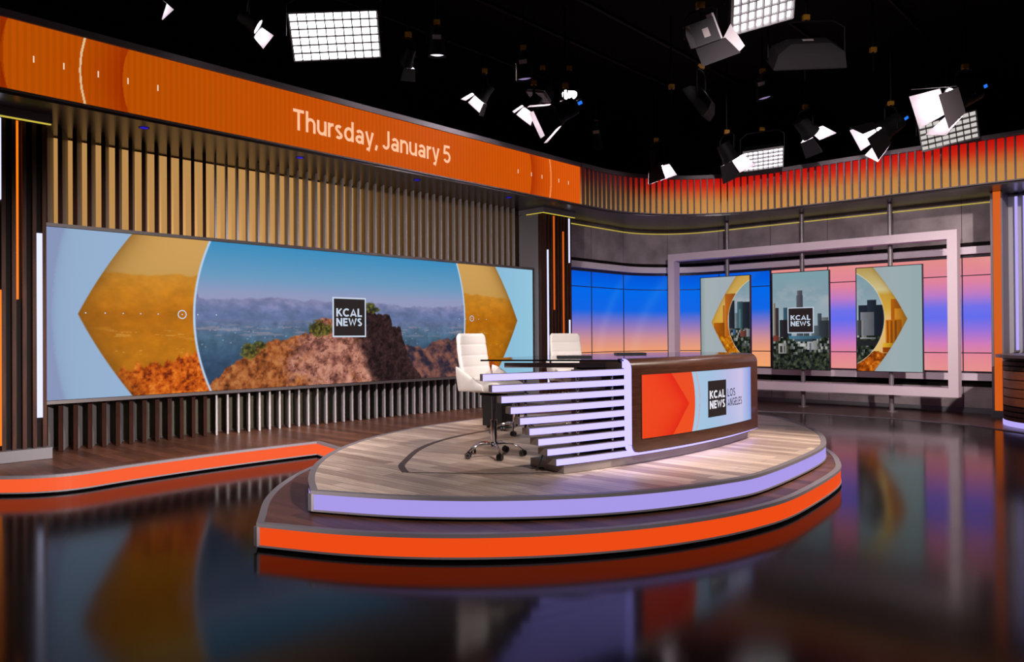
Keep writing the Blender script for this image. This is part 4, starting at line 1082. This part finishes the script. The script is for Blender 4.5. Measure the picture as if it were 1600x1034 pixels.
fresnel((-8.70, 4.86, 5.42), aimv(.8, .25, -.5), .10, .26, 'small lamp with one lit flap left of the big panel light', .17, .3, 'lens', (0, 0, 0, 1), False, .3)
can((-7.96, 7.17, 5.48), aimv(0, .1, -1), .13, .38, 'black par can with a paper label right of the big panel light', 'lamp face cool')
fresnel((-8.5, 7.05, 5.46), aimv(-.35, .5, -.7), .10, .26, 'small lamp showing an L shaped lit flap below the par can', .18, .2, 'lens', (0, 1, 1, 0), False, .25)
fresnel((-8.6, 8.65, 5.36), aimv(-.55, .25, -.6), .12, .28, 'small lamp with lit flaps above the right half of the ticker', .2, .3, 'lens', (1, 1, 1, 0), False, .35)
panel((-8.37, 9.87, 5.65), aimv(-.6, -.2, -.85), .42, .23, 'lamp face cool', 'small tilted gridded panel light among the middle lamps', 7, 4, math.radians(30))
fresnel((-7.75, 9.9, 5.52), aimv(-.05, -.45, -.8), .13, .28, 'lamp glowing straight at the viewer above the black square flap', .14, .2, 'lens', (1, 0, 1, 0), False, .5)
fresnel((-8.22, 9.42, 5.26), aimv(-.55, .2, -.7), .12, .28, 'small lamp with a grey hood left of the black square flap', .19, .3, 'lens', (1, 1, 1, 0), False, .35)
fresnel((-7.42, 9.12, 4.95), aimv(-.85, .02, -.42), .17, .36, 'lamp with a large black square flap and blue display', .34, .25, 'lens', (1, 1, 1, 1), True, .38, 'flap black')
panel((-5.68, 10.34, 5.0), aimv(-.8, .45, -.62), .5, .5, 'lamp body', 'unlit square panel light seen edge on in the middle of the rig', 6, 6, .1, .12, 'flap black', 0, None, False, True)
can((-6.25, 10.6, 5.12), aimv(0, 0, -1), .14, .14, 'flat round lamp with faint violet cells beside the unlit panel', 'lens dim', False)
panel((-4.0, 10.27, 5.2), aimv(.05, .55, -.8), .92, .5, 'lamp body', 'large unlit panel light with a paper label below the top right panel', 8, 5, 0., .2, 'flap black', 0, None, False, True)
fresnel((-5.28, 13.82, 5.16), aimv(.62, .2, -.6), .16, .36, 'lamp with one bright flap above the header, right of the bright celled panel', .30, .1, 'lens', (1, 0, 1, 1), False, .3, 'flap')
panel((-6.37, 14.2, 4.97), aimv(-.1, -.7, -.9), .74, .46, 'lamp face', 'gridded panel light with bright cells above the curved header', 8, 5, math.radians(-8))
fresnel((-6.55, 13.25, 4.8), aimv(.45, .1, -.75), .16, .36, 'lamp with square black flaps left of the bright celled panel', .32, .3, 'lens', (1, 0, 1, 1), False, .3, 'flap')
fresnel((-8.02, 13.1, 4.88), aimv(.3, .1, -.9), .15, .36, 'lamp hanging lowest over the bend of the curved header', .27, .5, 'lens', (1, 0, 1, 1), False, .3, 'flap')
fresnel((-4.18, 14.1, 5.04), aimv(-.7, .2, -.5), .18, .38, 'lamp with open flaps and a blue display over the right header', .36, .6, 'lens', (1, 1, 1, 1), True, .35, 'flap')
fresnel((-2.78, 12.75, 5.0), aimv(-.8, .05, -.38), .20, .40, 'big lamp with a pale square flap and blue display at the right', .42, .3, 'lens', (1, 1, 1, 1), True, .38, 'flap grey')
panel((-3.28, 14.7, 5.03), aimv(-.25, -.7, -.6), .87, .52, 'lamp face dim', 'dim gridded panel light overlapping the header at the right', 8, 5, math.radians(-12))
can((-7.76, 8.8, 5.5), aimv(.1, .1, -1), .14, .4, 'dark par can with a paper label above the small tilted panel')
can((-8.86, 12.2, 5.2), aimv(.1, .2, -1), .12, .55, 'dim tall par can above the end of the orange ticker')
can((-3.75, 12.3, 5.5), aimv(0, 0, -1), .17, .12, 'flat round lamp with faint violet cells high at the right', 'lens dim', False)
can((-5.54, 12.45, 5.55), aimv(.2, 0, -1), .14, .38, 'dark par can above the bright celled panel')
for i, x in enumerate((-9.5, -8.0, -6.9, -4.95, -3.5, -1.6)):
    o = MB().tube([(x, 1, CEIL - .03), (x, 19, CEIL - .03)], .028, 10).build('lighting_pipe', 'black metal', None, 40)
    tag(o, 'black pipe of the ceiling lighting grid running toward the rear wall', 'pipe', 'lighting grid pipes')
